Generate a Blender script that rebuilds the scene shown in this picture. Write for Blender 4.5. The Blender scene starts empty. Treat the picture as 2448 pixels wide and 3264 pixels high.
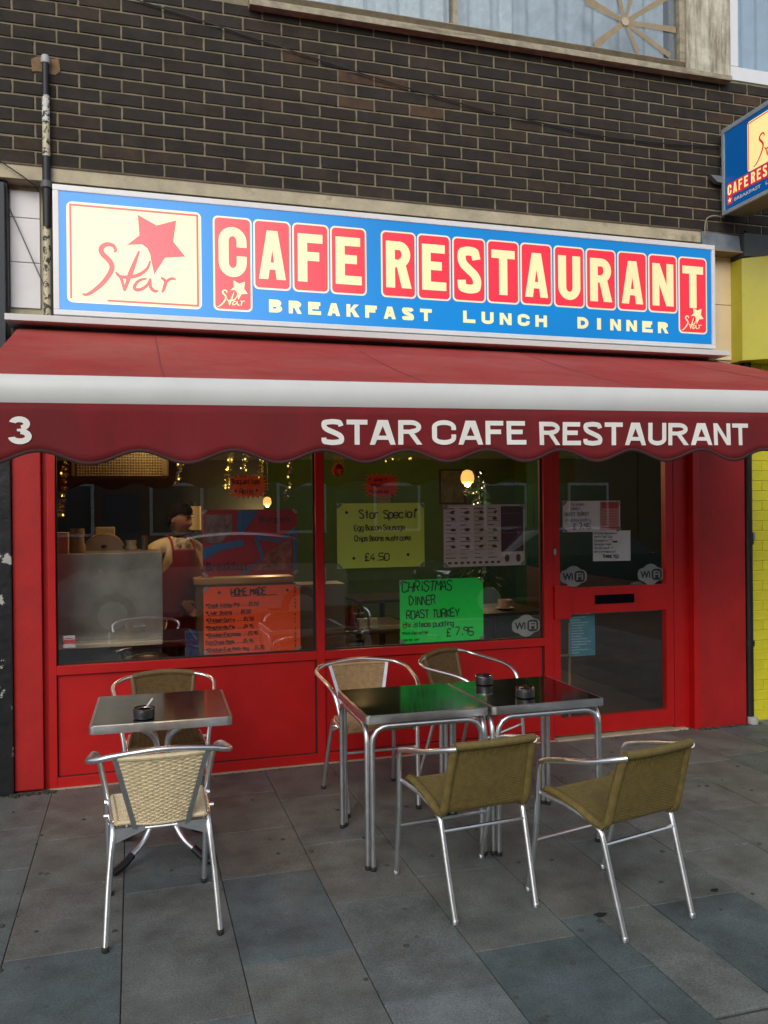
import bpy, bmesh, math, random
from mathutils import Vector, Matrix, noise
random.seed(7)
PI = math.pi
scene = bpy.context.scene
COL = scene.collection

# ------------------------------------------------------------------ camera
YAW, PITCH, ROLL = math.radians(16.4646), math.radians(-0.1518), math.radians(-0.564)
cam_d = bpy.data.cameras.new('camera'); cam = bpy.data.objects.new('camera', cam_d); COL.objects.link(cam)
fw = Vector((math.sin(YAW)*math.cos(PITCH), math.cos(YAW)*math.cos(PITCH), math.sin(PITCH)))
rt = Vector((math.cos(YAW), -math.sin(YAW), 0)); up = rt.cross(fw)
r2 = rt*math.cos(ROLL)+up*math.sin(ROLL); u2 = -rt*math.sin(ROLL)+up*math.cos(ROLL)
M = Matrix((r2, u2, -fw)).transposed().to_4x4(); M.translation = (0.490, -5.353, 1.627)
cam.matrix_world = M
cam_d.sensor_fit = 'VERTICAL'; cam_d.sensor_height = 36; cam_d.lens = 2700/3264*36
cam_d.clip_start = 0.05; cam_d.clip_end = 500
scene.camera = cam

# ------------------------------------------------------------------ world, sun, exposure
world = bpy.data.worlds.new('World'); scene.world = world; world.use_nodes = True
SUN_EL, SUN_ROT = math.radians(32), math.radians(205)
wn, wl = world.node_tree.nodes, world.node_tree.links
bg = wn['Background']
sky = wn.new('ShaderNodeTexSky'); sky.sky_type = 'NISHITA'; sky.sun_disc = False
sky.sun_elevation = SUN_EL; sky.sun_rotation = SUN_ROT; sky.air_density = 1.0; sky.dust_density = 2.0; sky.ozone_density = 1.0
hsv = wn.new('ShaderNodeHueSaturation'); hsv.inputs['Saturation'].default_value = 0.5
wl.new(sky.outputs[0], hsv.inputs['Color']); wl.new(hsv.outputs[0], bg.inputs[0]); bg.inputs[1].default_value = 0.10
sun_d = bpy.data.lights.new('sun', 'SUN'); sun_d.energy = 0.5; sun_d.angle = math.radians(40); sun_d.color = (1, .98, .94)
sun = bpy.data.objects.new('sun', sun_d); COL.objects.link(sun)
sd = Vector((math.sin(SUN_ROT)*math.cos(SUN_EL), math.cos(SUN_ROT)*math.cos(SUN_EL), math.sin(SUN_EL)))
sun.rotation_euler = sd.to_track_quat('Z', 'Y').to_euler()
EXPOSURE = 0.72
vs = scene.view_settings; vs.view_transform = 'Standard'; vs.look = 'None'; vs.exposure = EXPOSURE; vs.gamma = 1
EM = 2.0**(-EXPOSURE)
scene.cycles.max_bounces = 10; scene.cycles.transparent_max_bounces = 24
scene.cycles.use_denoising = True
scene.cycles.caustics_reflective = False; scene.cycles.caustics_refractive = False

# ------------------------------------------------------------------ materials
def lin(c):
    return tuple(((v/255)/12.92 if v/255 <= .04045 else ((v/255+.055)/1.055)**2.4) for v in c)
MATS = {}
def new_mat(name):
    m = bpy.data.materials.new(name); m.use_nodes = True
    nt = m.node_tree; return m, nt.nodes, nt.links, nt.nodes['Principled BSDF']
def mat(name, col, rough=.6, metal=0, var=.12, scale=8, bump=0, bscale=60, spec=.5, objvar=0, stain=None, coat=0, stretch=None, transl=0):
    """Principled with noise-varied colour, optional fine bump, per-object variation and shaped stains."""
    if name in MATS: return MATS[name]
    m, N, L, B = new_mat(name)
    tc = N.new('ShaderNodeTexCoord')
    nz = N.new('ShaderNodeTexNoise'); nz.inputs['Scale'].default_value = scale; nz.inputs['Detail'].default_value = 8
    nz.inputs['Roughness'].default_value = .65
    L.new(tc.outputs['Object'], nz.inputs['Vector'])
    cr = N.new('ShaderNodeMapRange'); cr.inputs[1].default_value = .3; cr.inputs[2].default_value = .7
    cr.inputs[3].default_value = 1-var; cr.inputs[4].default_value = 1+var
    L.new(nz.outputs[0], cr.inputs[0])
    val = cr.outputs[0]
    if objvar:
        oi = N.new('ShaderNodeObjectInfo'); mr = N.new('ShaderNodeMapRange'); mr.inputs[3].default_value = 1-objvar; mr.inputs[4].default_value = 1+objvar
        L.new(oi.outputs['Random'], mr.inputs[0]); mu = N.new('ShaderNodeMath'); mu.operation = 'MULTIPLY'
        L.new(val, mu.inputs[0]); L.new(mr.outputs[0], mu.inputs[1]); val = mu.outputs[0]
    mx = N.new('ShaderNodeVectorMath'); mx.operation = 'SCALE'; mx.inputs[0].default_value = col[:3]
    L.new(val, mx.inputs['Scale']); out = mx.outputs[0]
    if stain:
        sc_, colr, lo, hi = stain
        n2 = N.new('ShaderNodeTexNoise'); n2.inputs['Scale'].default_value = sc_; n2.inputs['Detail'].default_value = 10; n2.inputs['Roughness'].default_value = .7
        if stretch:
            mp_ = N.new('ShaderNodeMapping'); mp_.inputs['Scale'].default_value = stretch; L.new(tc.outputs['Object'], mp_.inputs[0]); L.new(mp_.outputs[0], n2.inputs['Vector'])
        else: L.new(tc.outputs['Object'], n2.inputs['Vector'])
        m2 = N.new('ShaderNodeMapRange'); m2.inputs[1].default_value = lo; m2.inputs[2].default_value = hi; L.new(n2.outputs[0], m2.inputs[0])
        mm = N.new('ShaderNodeMix'); mm.data_type = 'RGBA'; L.new(m2.outputs[0], mm.inputs[0]); L.new(out, mm.inputs[6]); mm.inputs[7].default_value = (*colr, 1)
        out = mm.outputs[2]
    L.new(out, B.inputs['Base Color'])
    B.inputs['Roughness'].default_value = rough; B.inputs['Metallic'].default_value = metal
    B.inputs['Specular IOR Level'].default_value = spec
    if coat: B.inputs['Coat Weight'].default_value = coat
    rr = N.new('ShaderNodeMapRange'); rr.inputs[3].default_value = max(.02, rough*.75); rr.inputs[4].default_value = min(1, rough*1.25)
    L.new(nz.outputs[0], rr.inputs[0]); L.new(rr.outputs[0], B.inputs['Roughness'])
    if bump:
        nb = N.new('ShaderNodeTexNoise'); nb.inputs['Scale'].default_value = bscale; nb.inputs['Detail'].default_value = 6
        L.new(tc.outputs['Object'], nb.inputs['Vector'])
        bp = N.new('ShaderNodeBump'); bp.inputs['Strength'].default_value = bump; bp.inputs['Distance'].default_value = .004
        L.new(nb.outputs[0], bp.inputs['Height']); L.new(bp.outputs[0], B.inputs['Normal'])
    if transl:
        tb = N.new('ShaderNodeBsdfTranslucent'); L.new(out, tb.inputs[0]); ms = N.new('ShaderNodeMixShader'); ms.inputs[0].default_value = transl
        L.new(B.outputs[0], ms.inputs[1]); L.new(tb.outputs[0], ms.inputs[2]); L.new(ms.outputs[0], N['Material Output'].inputs[0])
    MATS[name] = m; return m
def emit(name, col, st):
    if name in MATS: return MATS[name]
    m, N, L, B = new_mat(name)
    B.inputs['Base Color'].default_value = (*[c*.5 for c in col], 1); B.inputs['Emission Color'].default_value = (*col, 1); B.inputs['Emission Strength'].default_value = st*EM
    B.inputs['Roughness'].default_value = .35
    MATS[name] = m; return m
def sign_mat(name, col, st, wash=.2):
    """Back-lit acrylic face; the tubes behind it burn brighter towards the left end (object x)."""
    m, N, L, B = new_mat(name)
    tc = N.new('ShaderNodeTexCoord'); sx = N.new('ShaderNodeSeparateXYZ'); L.new(tc.outputs['Object'], sx.inputs[0])
    nz = N.new('ShaderNodeTexNoise'); nz.inputs['Scale'].default_value = .9; nz.inputs['Detail'].default_value = 1; L.new(tc.outputs['Object'], nz.inputs['Vector'])
    mr = N.new('ShaderNodeMapRange'); mr.interpolation_type = 'SMOOTHSTEP'
    mr.inputs[1].default_value = 0.2; mr.inputs[2].default_value = 3.2; mr.inputs[3].default_value = st*1.35; mr.inputs[4].default_value = st*.92
    L.new(sx.outputs[0], mr.inputs[0])
    m2 = N.new('ShaderNodeMapRange'); m2.inputs[1].default_value = .3; m2.inputs[2].default_value = .7; m2.inputs[3].default_value = .9; m2.inputs[4].default_value = 1.1; L.new(nz.outputs[0], m2.inputs[0])
    mu = N.new('ShaderNodeMath'); mu.operation = 'MULTIPLY'; L.new(mr.outputs[0], mu.inputs[0]); L.new(m2.outputs[0], mu.inputs[1])
    m3 = N.new('ShaderNodeMath'); m3.operation = 'MULTIPLY'; L.new(mu.outputs[0], m3.inputs[0]); m3.inputs[1].default_value = EM
    B.inputs['Base Color'].default_value = (*[c*.12 for c in col], 1); B.inputs['Roughness'].default_value = .3; B.inputs['Specular IOR Level'].default_value = .25
    mw = N.new('ShaderNodeMapRange'); mw.interpolation_type = 'SMOOTHSTEP'; mw.inputs[1].default_value = .1; mw.inputs[2].default_value = 2.6; mw.inputs[3].default_value = wash; mw.inputs[4].default_value = wash*.06; L.new(sx.outputs[0], mw.inputs[0])
    mc_ = N.new('ShaderNodeMix'); mc_.data_type = 'RGBA'; L.new(mw.outputs[0], mc_.inputs[0]); mc_.inputs[6].default_value = (*col, 1); mc_.inputs[7].default_value = (1, .95, .85, 1); L.new(mc_.outputs[2], B.inputs['Emission Color'])
    L.new(m3.outputs[0], B.inputs['Emission Strength'])
    return m
def glass_mat(name, tint=(.93, .95, .93), boost=1.5, rough=0.0):
    m = bpy.data.materials.new(name); m.use_nodes = True; N, L = m.node_tree.nodes, m.node_tree.links
    for n in list(N): N.remove(n)
    out = N.new('ShaderNodeOutputMaterial'); tr = N.new('ShaderNodeBsdfTransparent'); tr.inputs[0].default_value = (*tint, 1)
    gl = N.new('ShaderNodeBsdfGlossy'); gl.inputs['Roughness'].default_value = rough
    lw = N.new('ShaderNodeLayerWeight'); pw = N.new('ShaderNodeMath'); pw.operation = 'POWER'; pw.inputs[1].default_value = 5
    L.new(lw.outputs['Facing'], pw.inputs[0])
    ma = N.new('ShaderNodeMath'); ma.operation = 'MULTIPLY_ADD'; ma.inputs[1].default_value = .96; ma.inputs[2].default_value = .04*boost
    L.new(pw.outputs[0], ma.inputs[0]); mx = N.new('ShaderNodeMixShader'); L.new(ma.outputs[0], mx.inputs[0]); L.new(tr.outputs[0], mx.inputs[1]); L.new(gl.outputs[0], mx.inputs[2])
    L.new(mx.outputs[0], out.inputs[0]); return m

RED = (.50, .007, .007)
m_red = mat('red_gloss_paint', RED, .42, var=.10, scale=5, bump=.05, bscale=25, stain=(7, (.24, .014, .012), .62, .84))
m_redwall = mat('red_masonry_paint', (.42, .009, .008), .55, var=.16, scale=6, bump=.35, bscale=45, stain=(5, (.20, .018, .014), .62, .84))
m_black_gasket = mat('black_rubber', (.012, .012, .012), .6)
m_brick = None
def brick_mat(name, cols, rough=.85):
    m, N, L, B = new_mat(name)
    oi = N.new('ShaderNodeObjectInfo'); ra = N.new('ShaderNodeValToRGB'); ra.color_ramp.interpolation = 'LINEAR'
    e = ra.color_ramp.elements
    while len(e) < len(cols): e.new(.5)
    for i, (p, c) in enumerate(cols): e[i].position = p; e[i].color = (*c, 1)
    L.new(oi.outputs['Random'], ra.inputs[0])
    tc = N.new('ShaderNodeTexCoord'); add = N.new('ShaderNodeVectorMath'); add.operation = 'ADD'
    L.new(tc.outputs['Object'], add.inputs[0]); L.new(oi.outputs['Location'], add.inputs[1])
    nz = N.new('ShaderNodeTexNoise'); nz.inputs['Scale'].default_value = 7; nz.inputs['Detail'].default_value = 9; nz.inputs['Roughness'].default_value = .7; L.new(add.outputs[0], nz.inputs['Vector'])
    mr = N.new('ShaderNodeMapRange'); mr.inputs[1].default_value = .3; mr.inputs[2].default_value = .7; mr.inputs[3].default_value = .5; mr.inputs[4].default_value = 1.6; L.new(nz.outputs[0], mr.inputs[0])
    sc_ = N.new('ShaderNodeVectorMath'); sc_.operation = 'SCALE'; L.new(ra.outputs[0], sc_.inputs[0]); L.new(mr.outputs[0], sc_.inputs['Scale'])
    L.new(sc_.outputs[0], B.inputs['Base Color']); B.inputs['Roughness'].default_value = rough
    nb = N.new('ShaderNodeTexNoise'); nb.inputs['Scale'].default_value = 70; nb.inputs['Detail'].default_value = 8; L.new(add.outputs[0], nb.inputs['Vector'])
    bp = N.new('ShaderNodeBump'); bp.inputs['Strength'].default_value = .5; bp.inputs['Distance'].default_value = .004
    L.new(nb.outputs[0], bp.inputs['Height']); L.new(bp.outputs[0], B.inputs['Normal'])
    return m
m_brick = brick_mat('dark_brick', [(0, (.018, .0135, .0098)), (.35, (.026, .0185, .0125)), (.62, (.019, .0155, .0125)), (.86, (.030, .021, .0135)), (.965, (.036, .023, .0145)), (1, (.075, .040, .022))])
m_mortar = mat('tan_mortar', (.225, .19, .12), .95, var=.3, scale=14, bump=.6, bscale=90)
m_concrete = mat('stained_concrete', (.48, .42, .29), .9, var=.22, scale=7, bump=.4, bscale=50, stain=(4, (.16, .13, .09), .58, .75))
m_alu = mat('polished_aluminium', (.90, .91, .92), .30, 1, var=.06, scale=20)
m_alu_d = mat('brushed_aluminium', (.66, .67, .68), .36, 1, var=.10, scale=25)
m_steel = mat('table_steel', (.66, .65, .61), .13, 1, var=.16, scale=5, bump=.03, bscale=12)
m_white_alu = mat('white_coated_aluminium', (.68, .69, .67), .4, var=.06, scale=3, stain=(12, (.45, .45, .42), .68, .85))
m_blackp = mat('black_plastic', (.015, .015, .016), .35)
m_rub = mat('black_rubber_foot', (.02, .02, .02), .7)
m_beige = mat('beige_wicker', (.70, .59, .37), .55, var=.18, scale=40)
m_olive = mat('olive_wicker', (.165, .122, .034), .55, var=.25, scale=40)
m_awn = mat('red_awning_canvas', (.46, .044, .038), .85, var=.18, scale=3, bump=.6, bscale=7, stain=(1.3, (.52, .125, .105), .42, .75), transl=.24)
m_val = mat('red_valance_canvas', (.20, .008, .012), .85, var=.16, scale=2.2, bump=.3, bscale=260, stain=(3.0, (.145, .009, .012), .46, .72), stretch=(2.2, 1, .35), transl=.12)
m_trim = mat('dark_awning_braid', (.045, .012, .012), .9)
m_letter = mat('cream_vinyl_lettering', (.84, .82, .76), .6, var=.05)
m_ink = mat('black_marker_ink', (.02, .02, .022), .5, var=.3, scale=60)
m_glass = glass_mat('shop_window_glass', (.985, .99, .985), 2.1)
m_black_wall = mat('flaking_black_paint', (.006, .007, .009), .42, var=.3, scale=10, bump=.8, bscale=18, stain=(5.5, (.46, .46, .42), .615, .63))
m_yellow = mat('yellow_masonry_paint', (.70, .64, .03), .5, var=.08, scale=6, bump=.25, bscale=50, stain=(3.5, (.34, .30, .03), .64, .85))

# ------------------------------------------------------------------ mesh helpers
class MB:
    def __init__(s): s.v = []; s.f = []
    def box(s, x0, x1, y0, y1, z0, z1, fn=None):
        b = len(s.v); p = [(x, y, z) for z in (z0, z1) for y in (y0, y1) for x in (x0, x1)]
        if fn: p = [fn(*q) for q in p]
        s.v += p; s.f += [tuple(b+i for i in q) for q in ((0, 2, 3, 1), (4, 5, 7, 6), (0, 1, 5, 4), (2, 6, 7, 3), (0, 4, 6, 2), (1, 3, 7, 5))]; return s
    def quad(s, *p):
        b = len(s.v); s.v += [tuple(q) for q in p]; s.f.append(tuple(range(b, b+len(p)))); return s
    def tube(s, pts, r, n=10, caps=True, flat=None):
        pts = [Vector(p) for p in pts]; b = len(s.v); k = len(pts)
        T = []
        for i in range(k):
            t = (pts[min(i+1, k-1)]-pts[max(i-1, 0)]); T.append(t.normalized())
        up_ = Vector((0, 0, 1)) if abs(T[0].z) < .9 else Vector((1, 0, 0))
        nrm = (up_-T[0]*up_.dot(T[0])).normalized()
        for i in range(k):
            nrm = (nrm-T[i]*nrm.dot(T[i])).normalized(); bi = T[i].cross(nrm)
            rr = r[i] if isinstance(r, (list, tuple)) else r
            for j in range(n):
                a = 2*PI*j/n; s.v.append(tuple(pts[i]+(nrm*math.cos(a)*(flat or 1)+bi*math.sin(a))*rr))
        for i in range(k-1):
            for j in range(n):
                s.f.append((b+i*n+j, b+i*n+(j+1) % n, b+(i+1)*n+(j+1) % n, b+(i+1)*n+j))
        if caps: s.f.append(tuple(b+j for j in reversed(range(n)))); s.f.append(tuple(b+(k-1)*n+j for j in range(n)))
        return s
    def lathe(s, prof, c=(0, 0, 0), n=24):
        b = len(s.v); k = len(prof)
        for r, z in prof:
            for j in range(n): a = 2*PI*j/n; s.v.append((c[0]+r*math.cos(a), c[1]+r*math.sin(a), c[2]+z))
        for i in range(k-1):
            for j in range(n): s.f.append((b+i*n+j, b+i*n+(j+1) % n, b+(i+1)*n+(j+1) % n, b+(i+1)*n+j))
        s.f.append(tuple(b+j for j in reversed(range(n)))); s.f.append(tuple(b+(k-1)*n+j for j in range(n))); return s
    def prism(s, poly, y0, y1, ax='y'):
        """polygon in (x,z) extruded along y (or in (y,z) along x, (x,y) along z)"""
        b = len(s.v); n = len(poly)
        for d in (y0, y1):
            for p, q in poly: s.v.append((p, d, q) if ax == 'y' else ((d, p, q) if ax == 'x' else (p, q, d)))
        s.f.append(tuple(range(b, b+n))); s.f.append(tuple(b+n+i for i in reversed(range(n))))
        for i in range(n): s.f.append((b+i, b+(i+1) % n, b+n+(i+1) % n, b+n+i)[::-1])
        return s
    def grid(s, fn, nu, nv):
        b = len(s.v)
        for j in range(nv+1):
            for i in range(nu+1): s.v.append(tuple(fn(i/nu, j/nv)))
        for j in range(nv):
            for i in range(nu): q = b+j*(nu+1)+i; s.f.append((q, q+1, q+nu+2, q+nu+1))
        return s
    def add(s, o, mtx=None):
        b = len(s.v); s.v += [tuple(mtx @ Vector(v)) if mtx else v for v in o.v]; s.f += [tuple(b+i for i in f) for f in o.f]; return s
    def mesh(s, name, m, smooth=False, bevel=0):
        me = bpy.data.meshes.new(name); me.from_pydata(s.v, [], s.f); me.validate()
        bm = bmesh.new(); bm.from_mesh(me); bmesh.ops.recalc_face_normals(bm, faces=bm.faces)
        if bevel: bmesh.ops.bevel(bm, geom=list(bm.edges), offset=bevel, segments=2, affect='EDGES', profile=.7)
        bm.to_mesh(me); bm.free()
        if m: me.materials.append(m)
        if smooth:
            for p in me.polygons: p.use_smooth = True
            try: me.set_sharp_from_angle(angle=math.radians(40))
            except Exception: pass
        return me
    def build(s, name, m, parent=None, smooth=False, bevel=0, label=None):
        o = bpy.data.objects.new(name, s.mesh(name, m, smooth, bevel)); COL.objects.link(o)
        if parent: o.parent = parent
        if label: o['label'] = label
        return o
def place(name, me, parent=None, loc=(0, 0, 0), rot=(0, 0, 0)):
    o = bpy.data.objects.new(name, me); COL.objects.link(o); o.location = loc; o.rotation_euler = rot
    if parent: o.parent = parent
    return o
def box(name, m, x0, x1, y0, y1, z0, z1, parent=None, bevel=.002): return MB().box(x0, x1, y0, y1, z0, z1).build(name, m, parent, bevel=bevel)
def thing(name, label, cat, loc=(0, 0, 0), rz=0, group=None):
    o = bpy.data.objects.new(name, None); COL.objects.link(o); o.location = loc; o.rotation_euler = (0, 0, rz)
    o['label'] = label; o['category'] = cat
    if group: o['group'] = group
    return o
def tag(o, label, cat, group=None):
    o['label'] = label; o['category'] = cat
    if group: o['group'] = group
    return o
def struct(o): o['kind'] = 'structure'; return o
def smooth_path(pts, sub=6, closed=False):
    P = [Vector(p) for p in pts]; out = []; n = len(P)
    for i in range(n if closed else n-1):
        g = (lambda k: P[k % n]) if closed else (lambda k: P[max(0, min(n-1, k))])
        p0, p1, p2, p3 = g(i-1), g(i), g(i+1), g(i+2)
        for k in range(sub):
            t = k/sub
            out.append(.5*((2*p1)+(p2-p0)*t+(2*p0-5*p1+4*p2-p3)*t*t+(3*p1-p0-3*p2+p3)*t**3))
    if not closed: out.append(P[-1])
    return out
def text_mb(s, x0, x1, z0, z1, y, bold=0.0, thick=.001):
    """block lettering fitted into a box on a vertical plane facing -Y"""
    cu = bpy.data.curves.new('t', 'FONT'); cu.body = s; cu.size = 1; cu.offset = bold; cu.resolution_u = 3
    ob = bpy.data.objects.new('t', cu); COL.objects.link(ob); bpy.context.view_layer.update()
    me = bpy.data.meshes.new_from_object(ob.evaluated_get(bpy.context.evaluated_depsgraph_get()))
    mb = MB(); vs_ = [v.co for v in me.vertices]
    if vs_:
        ax, bx = min(v.x for v in vs_), max(v.x for v in vs_); az, bz = min(v.y for v in vs_), max(v.y for v in vs_)
        mb.v = [(x0+(v.x-ax)/(bx-ax)*(x1-x0), y, z0+(v.y-az)/(bz-az)*(z1-z0)) for v in vs_]
        mb.f = [tuple(p.vertices) for p in me.polygons]
    bpy.data.objects.remove(ob); bpy.data.curves.remove(cu); bpy.data.meshes.remove(me)
    return mb
HAND = {'A': "02 28 42|14 34", 'B': "02 08 28 37 35 25 05|25 44 43 32 02", 'C': "47 38 18 07 03 12 32 43", 'D': "02 08 28 46 44 22 02", 'E': "48 08 02 42|05 35",
 'F': "48 08 02|05 35", 'G': "47 38 18 07 03 12 32 43 45 25", 'H': "02 08|42 48|05 45", 'I': "22 28", 'K': "02 08|48 05 42", 'L': "08 02 42", 'M': "02 08 25 48 42",
 'N': "02 08 42 48", 'O': "18 07 03 12 32 43 47 38 18", 'P': "02 08 38 47 46 35 05", 'R': "02 08 38 47 46 35 05|25 42", 'S': "47 38 18 07 16 35 44 43 32 12 03",
 'T': "08 48|28 22", 'U': "08 03 12 32 43 48", 'V': "08 22 48", 'W': "08 12 25 32 48", 'Y': "08 25 48|25 22", 'a': "46 16 05 03 12 32 45|46 42",
 'b': "08 02|05 16 36 45 43 32 12 03", 'c': "45 36 16 05 03 12 32 43", 'd': "48 42|45 36 16 05 03 12 32 43", 'e': "04 44 45 36 16 05 03 12 32 43", 'f': "48 38 27 22|16 36",
 'g': "46 41 30 10|45 36 16 05 03 12 32 43", 'h': "08 02|05 16 36 45 42", 'i': "26 22|27 28", 'k': "08 02|46 04 42", 'l': "28 22", 'm': "02 06|05 16 25 22|25 36 45 42",
 'n': "02 06|05 16 36 45 42", 'o': "16 05 03 12 32 43 45 36 16", 'p': "06 00|05 16 36 45 43 32 12 03", 'q': "46 40|45 36 16 05 03 12 32 43", 'r': "02 06|05 16 36", 's': "45 36 16 05 34 43 32 12 03", 't': "28 23 32|16 36",
 'u': "06 03 12 32 43|46 42", 'v': "06 22 46", 'w': "06 12 24 32 46", 'x': "06 42|46 02", 'y': "06 24|46 10", 'z': "06 46 02 42", '0': "18 07 03 12 32 43 47 38 18", '1': "17 28 22", '2': "07 18 38 47 45 02 42",
 '3': "07 18 38 47 46 35 25|35 44 43 32 12 03", '4': "38 04 44|35 32", '5': "48 08 05 35 44 43 32 02", '6': "38 15 03 12 32 43 44 35 05", '7': "08 48 12", '8': "25 06 18 38 46 25 44 32 12 04 25",
 '9': "45 16 07 18 38 47 42", '£': "47 38 28 17 12 02 42|05 35", '.': "22 23", '*': "24 28|07 45|05 47", '-': "05 45", '\'': "27 28", ',': "22 11", '(': "38 17 13 32", ')': "18 37 33 12"}
def hand(mb, s, x, z, h, w, y, rnd, sp=1.0, adv=None, slant=0.0):
    """marker-pen handwriting: flat ribbons on the plane Y=y (z is the baseline, h the cap height)"""
    u = h/6; k = 0; w *= 1.35*(1 if h > .02 else .8)
    for ch in s:
        g = HAND.get(ch)
        if g:
            j = lambda: rnd.uniform(-.28, .28)*u
            dx, dz, ang = 0, rnd.uniform(-.35, .35)*u, rnd.uniform(-.06, .06)
            for st in g.split('|'):
                pts = [Vector((int(t[0])*u*.82*sp+j()*.6, (int(t[1])-2)*u+j()*.6)) for t in st.split()]
                pts = [Vector((p.x*math.cos(ang)-p.y*math.sin(ang)+p.y*slant+x, p.x*math.sin(ang)+p.y*math.cos(ang)+z+dz)) for p in pts]
                if len(pts) > 2: pts = [Vector((q.x, q.y)) for q in smooth_path([(p.x, p.y, 0) for p in pts], 3)]
                n = len(pts); L_, R_ = [], []
                for i in range(n):
                    t = pts[min(i+1, n-1)]-pts[max(i-1, 0)]; t = t.normalized() if t.length > 1e-9 else Vector((1, 0))
                    q = Vector((-t.y, t.x))*w/2; L_.append(pts[i]+q); R_.append(pts[i]-q)
                yy = y-.00004*(len(mb.f) % 37)
                b = len(mb.v); mb.v += [(p.x, yy, p.y) for p in L_]+[(p.x, yy, p.y) for p in R_]
                for i in range(n-1): mb.f.append((b+i, b+i+1, b+n+i+1, b+n+i))
        x += u*(5.0 if ch not in 'iIl1.\' ' else 3.4)*.82*sp
    return x
def rrect(x0, x1, z0, z1, r, n=5):
    out = []
    for cx, cz, a0 in ((x1-r, z1-r, 0), (x0+r, z1-r, 90), (x0+r, z0+r, 180), (x1-r, z0+r, 270)):
        for i in range(n+1): a = math.radians(a0+90*i/n); out.append((cx+r*math.cos(a), cz+r*math.sin(a)))
    return out
def flat(name, m, poly, y, parent, t=.0008):
    return MB().prism(poly, y-t, y).build(name, m, parent)
def ribbon(mb, pts, ws, y):
    n = len(pts); b = len(mb.v); L_, R_ = [], []
    for i in range(n):
        p0, p1 = Vector(pts[max(i-1, 0)]), Vector(pts[min(i+1, n-1)]); t = (p1-p0).normalized(); q = Vector((-t.y, t.x))
        w = ws[i]/2 if isinstance(ws, list) else ws/2
        p = Vector(pts[i]); L_.append(p+q*w); R_.append(p-q*w)
    yy = y-.00006*(len(mb.f) % 23)
    mb.v += [(p.x, yy, p.y) for p in L_]+[(p.x, yy, p.y) for p in R_]
    for i in range(n-1): mb.f.append((b+i, b+i+1, b+n+i+1, b+n+i))
exec_later = []

# ================================================================== SETTING: ground
ground = struct(MB().box(-30, 40, -40, 8.5, -.4, -.035).build('ground', mat('subsoil', (.08, .075, .07), .95)))
m_bed = mat('dirty_joint_sand', (.06, .06, .054), .95, var=.3, scale=30)
pavement = struct(MB().box(-6, 12, -6.2, .02, -.03, -.009).build('pavement', m_bed))
def slab_mat():
    m, N, L, B = new_mat('york_stone_slab')
    oi = N.new('ShaderNodeObjectInfo'); ra = N.new('ShaderNodeValToRGB'); e = ra.color_ramp.elements
    cols = [(0, (.130, .144, .132)), (.22, (.140, .145, .130)), (.40, (.120, .143, .138)), (.58, (.150, .162, .148)), (.72, (.108, .136, .136)), (.86, (.084, .112, .117)), (1, (.18, .206, .20))]
    while len(e) < len(cols): e.new(.5)
    for i, (p, c) in enumerate(cols): e[i].position = p; e[i].color = (*c, 1)
    L.new(oi.outputs['Color'], ra.inputs[0])
    sr = N.new('ShaderNodeSeparateColor'); L.new(oi.outputs['Color'], sr.inputs[0]); L.new(sr.outputs[0], ra.inputs[0])
    tc = N.new('ShaderNodeTexCoord'); geo = N.new('ShaderNodeNewGeometry')
    sc1 = N.new('ShaderNodeTexNoise'); sc1.inputs['Scale'].default_value = 4.5; sc1.inputs['Detail'].default_value = 10; sc1.inputs['Roughness'].default_value = .68; L.new(geo.outputs['Position'], sc1.inputs['Vector'])
    sc2 = N.new('ShaderNodeTexNoise'); sc2.inputs['Scale'].default_value = 130; sc2.inputs['Detail'].default_value = 5; L.new(geo.outputs['Position'], sc2.inputs['Vector'])
    m1 = N.new('ShaderNodeMapRange'); m1.inputs[1].default_value = .3; m1.inputs[2].default_value = .7; m1.inputs[3].default_value = .60; m1.inputs[4].default_value = 1.40; L.new(sc1.outputs[0], m1.inputs[0])
    m2 = N.new('ShaderNodeMapRange'); m2.inputs[1].default_value = .3; m2.inputs[2].default_value = .7; m2.inputs[3].default_value = .70; m2.inputs[4].default_value = 1.30; L.new(sc2.outputs[0], m2.inputs[0])
    mu = N.new('ShaderNodeMath'); mu.operation = 'MULTIPLY'; L.new(m1.outputs[0], mu.inputs[0]); L.new(m2.outputs[0], mu.inputs[1])
    vm = N.new('ShaderNodeVectorMath'); vm.operation = 'SCALE'; L.new(ra.outputs[0], vm.inputs[0]); L.new(mu.outputs[0], vm.inputs['Scale'])
    # chewing-gum and drip spots
    vo = N.new('ShaderNodeTexVoronoi'); vo.inputs['Scale'].default_value = 4.6; L.new(geo.outputs['Position'], vo.inputs['Vector'])
    ms = N.new('ShaderNodeMapRange'); ms.inputs[1].default_value = .05; ms.inputs[2].default_value = .075; ms.inputs[3].default_value = .45; ms.inputs[4].default_value = 0; L.new(vo.outputs['Distance'], ms.inputs[0])
    mm = N.new('ShaderNodeMix'); mm.data_type = 'RGBA'; L.new(ms.outputs[0], mm.inputs[0]); L.new(vm.outputs[0], mm.inputs[6]); mm.inputs[7].default_value = (.045, .043, .04, 1)
    L.new(mm.outputs[2], B.inputs['Base Color'])
    m3 = N.new('ShaderNodeMapRange'); m3.inputs[3].default_value = .45; m3.inputs[4].default_value = .85; L.new(sc1.outputs[0], m3.inputs[0]); L.new(m3.outputs[0], B.inputs['Roughness'])
    bp = N.new('ShaderNodeBump'); bp.inputs['Strength'].default_value = .35; bp.inputs['Distance'].default_value = .003; L.new(sc2.outputs[0], bp.inputs['Height']); L.new(bp.outputs[0], B.inputs['Normal'])
    return m
m_slab = slab_mat()
rs = random.Random(11)
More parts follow.
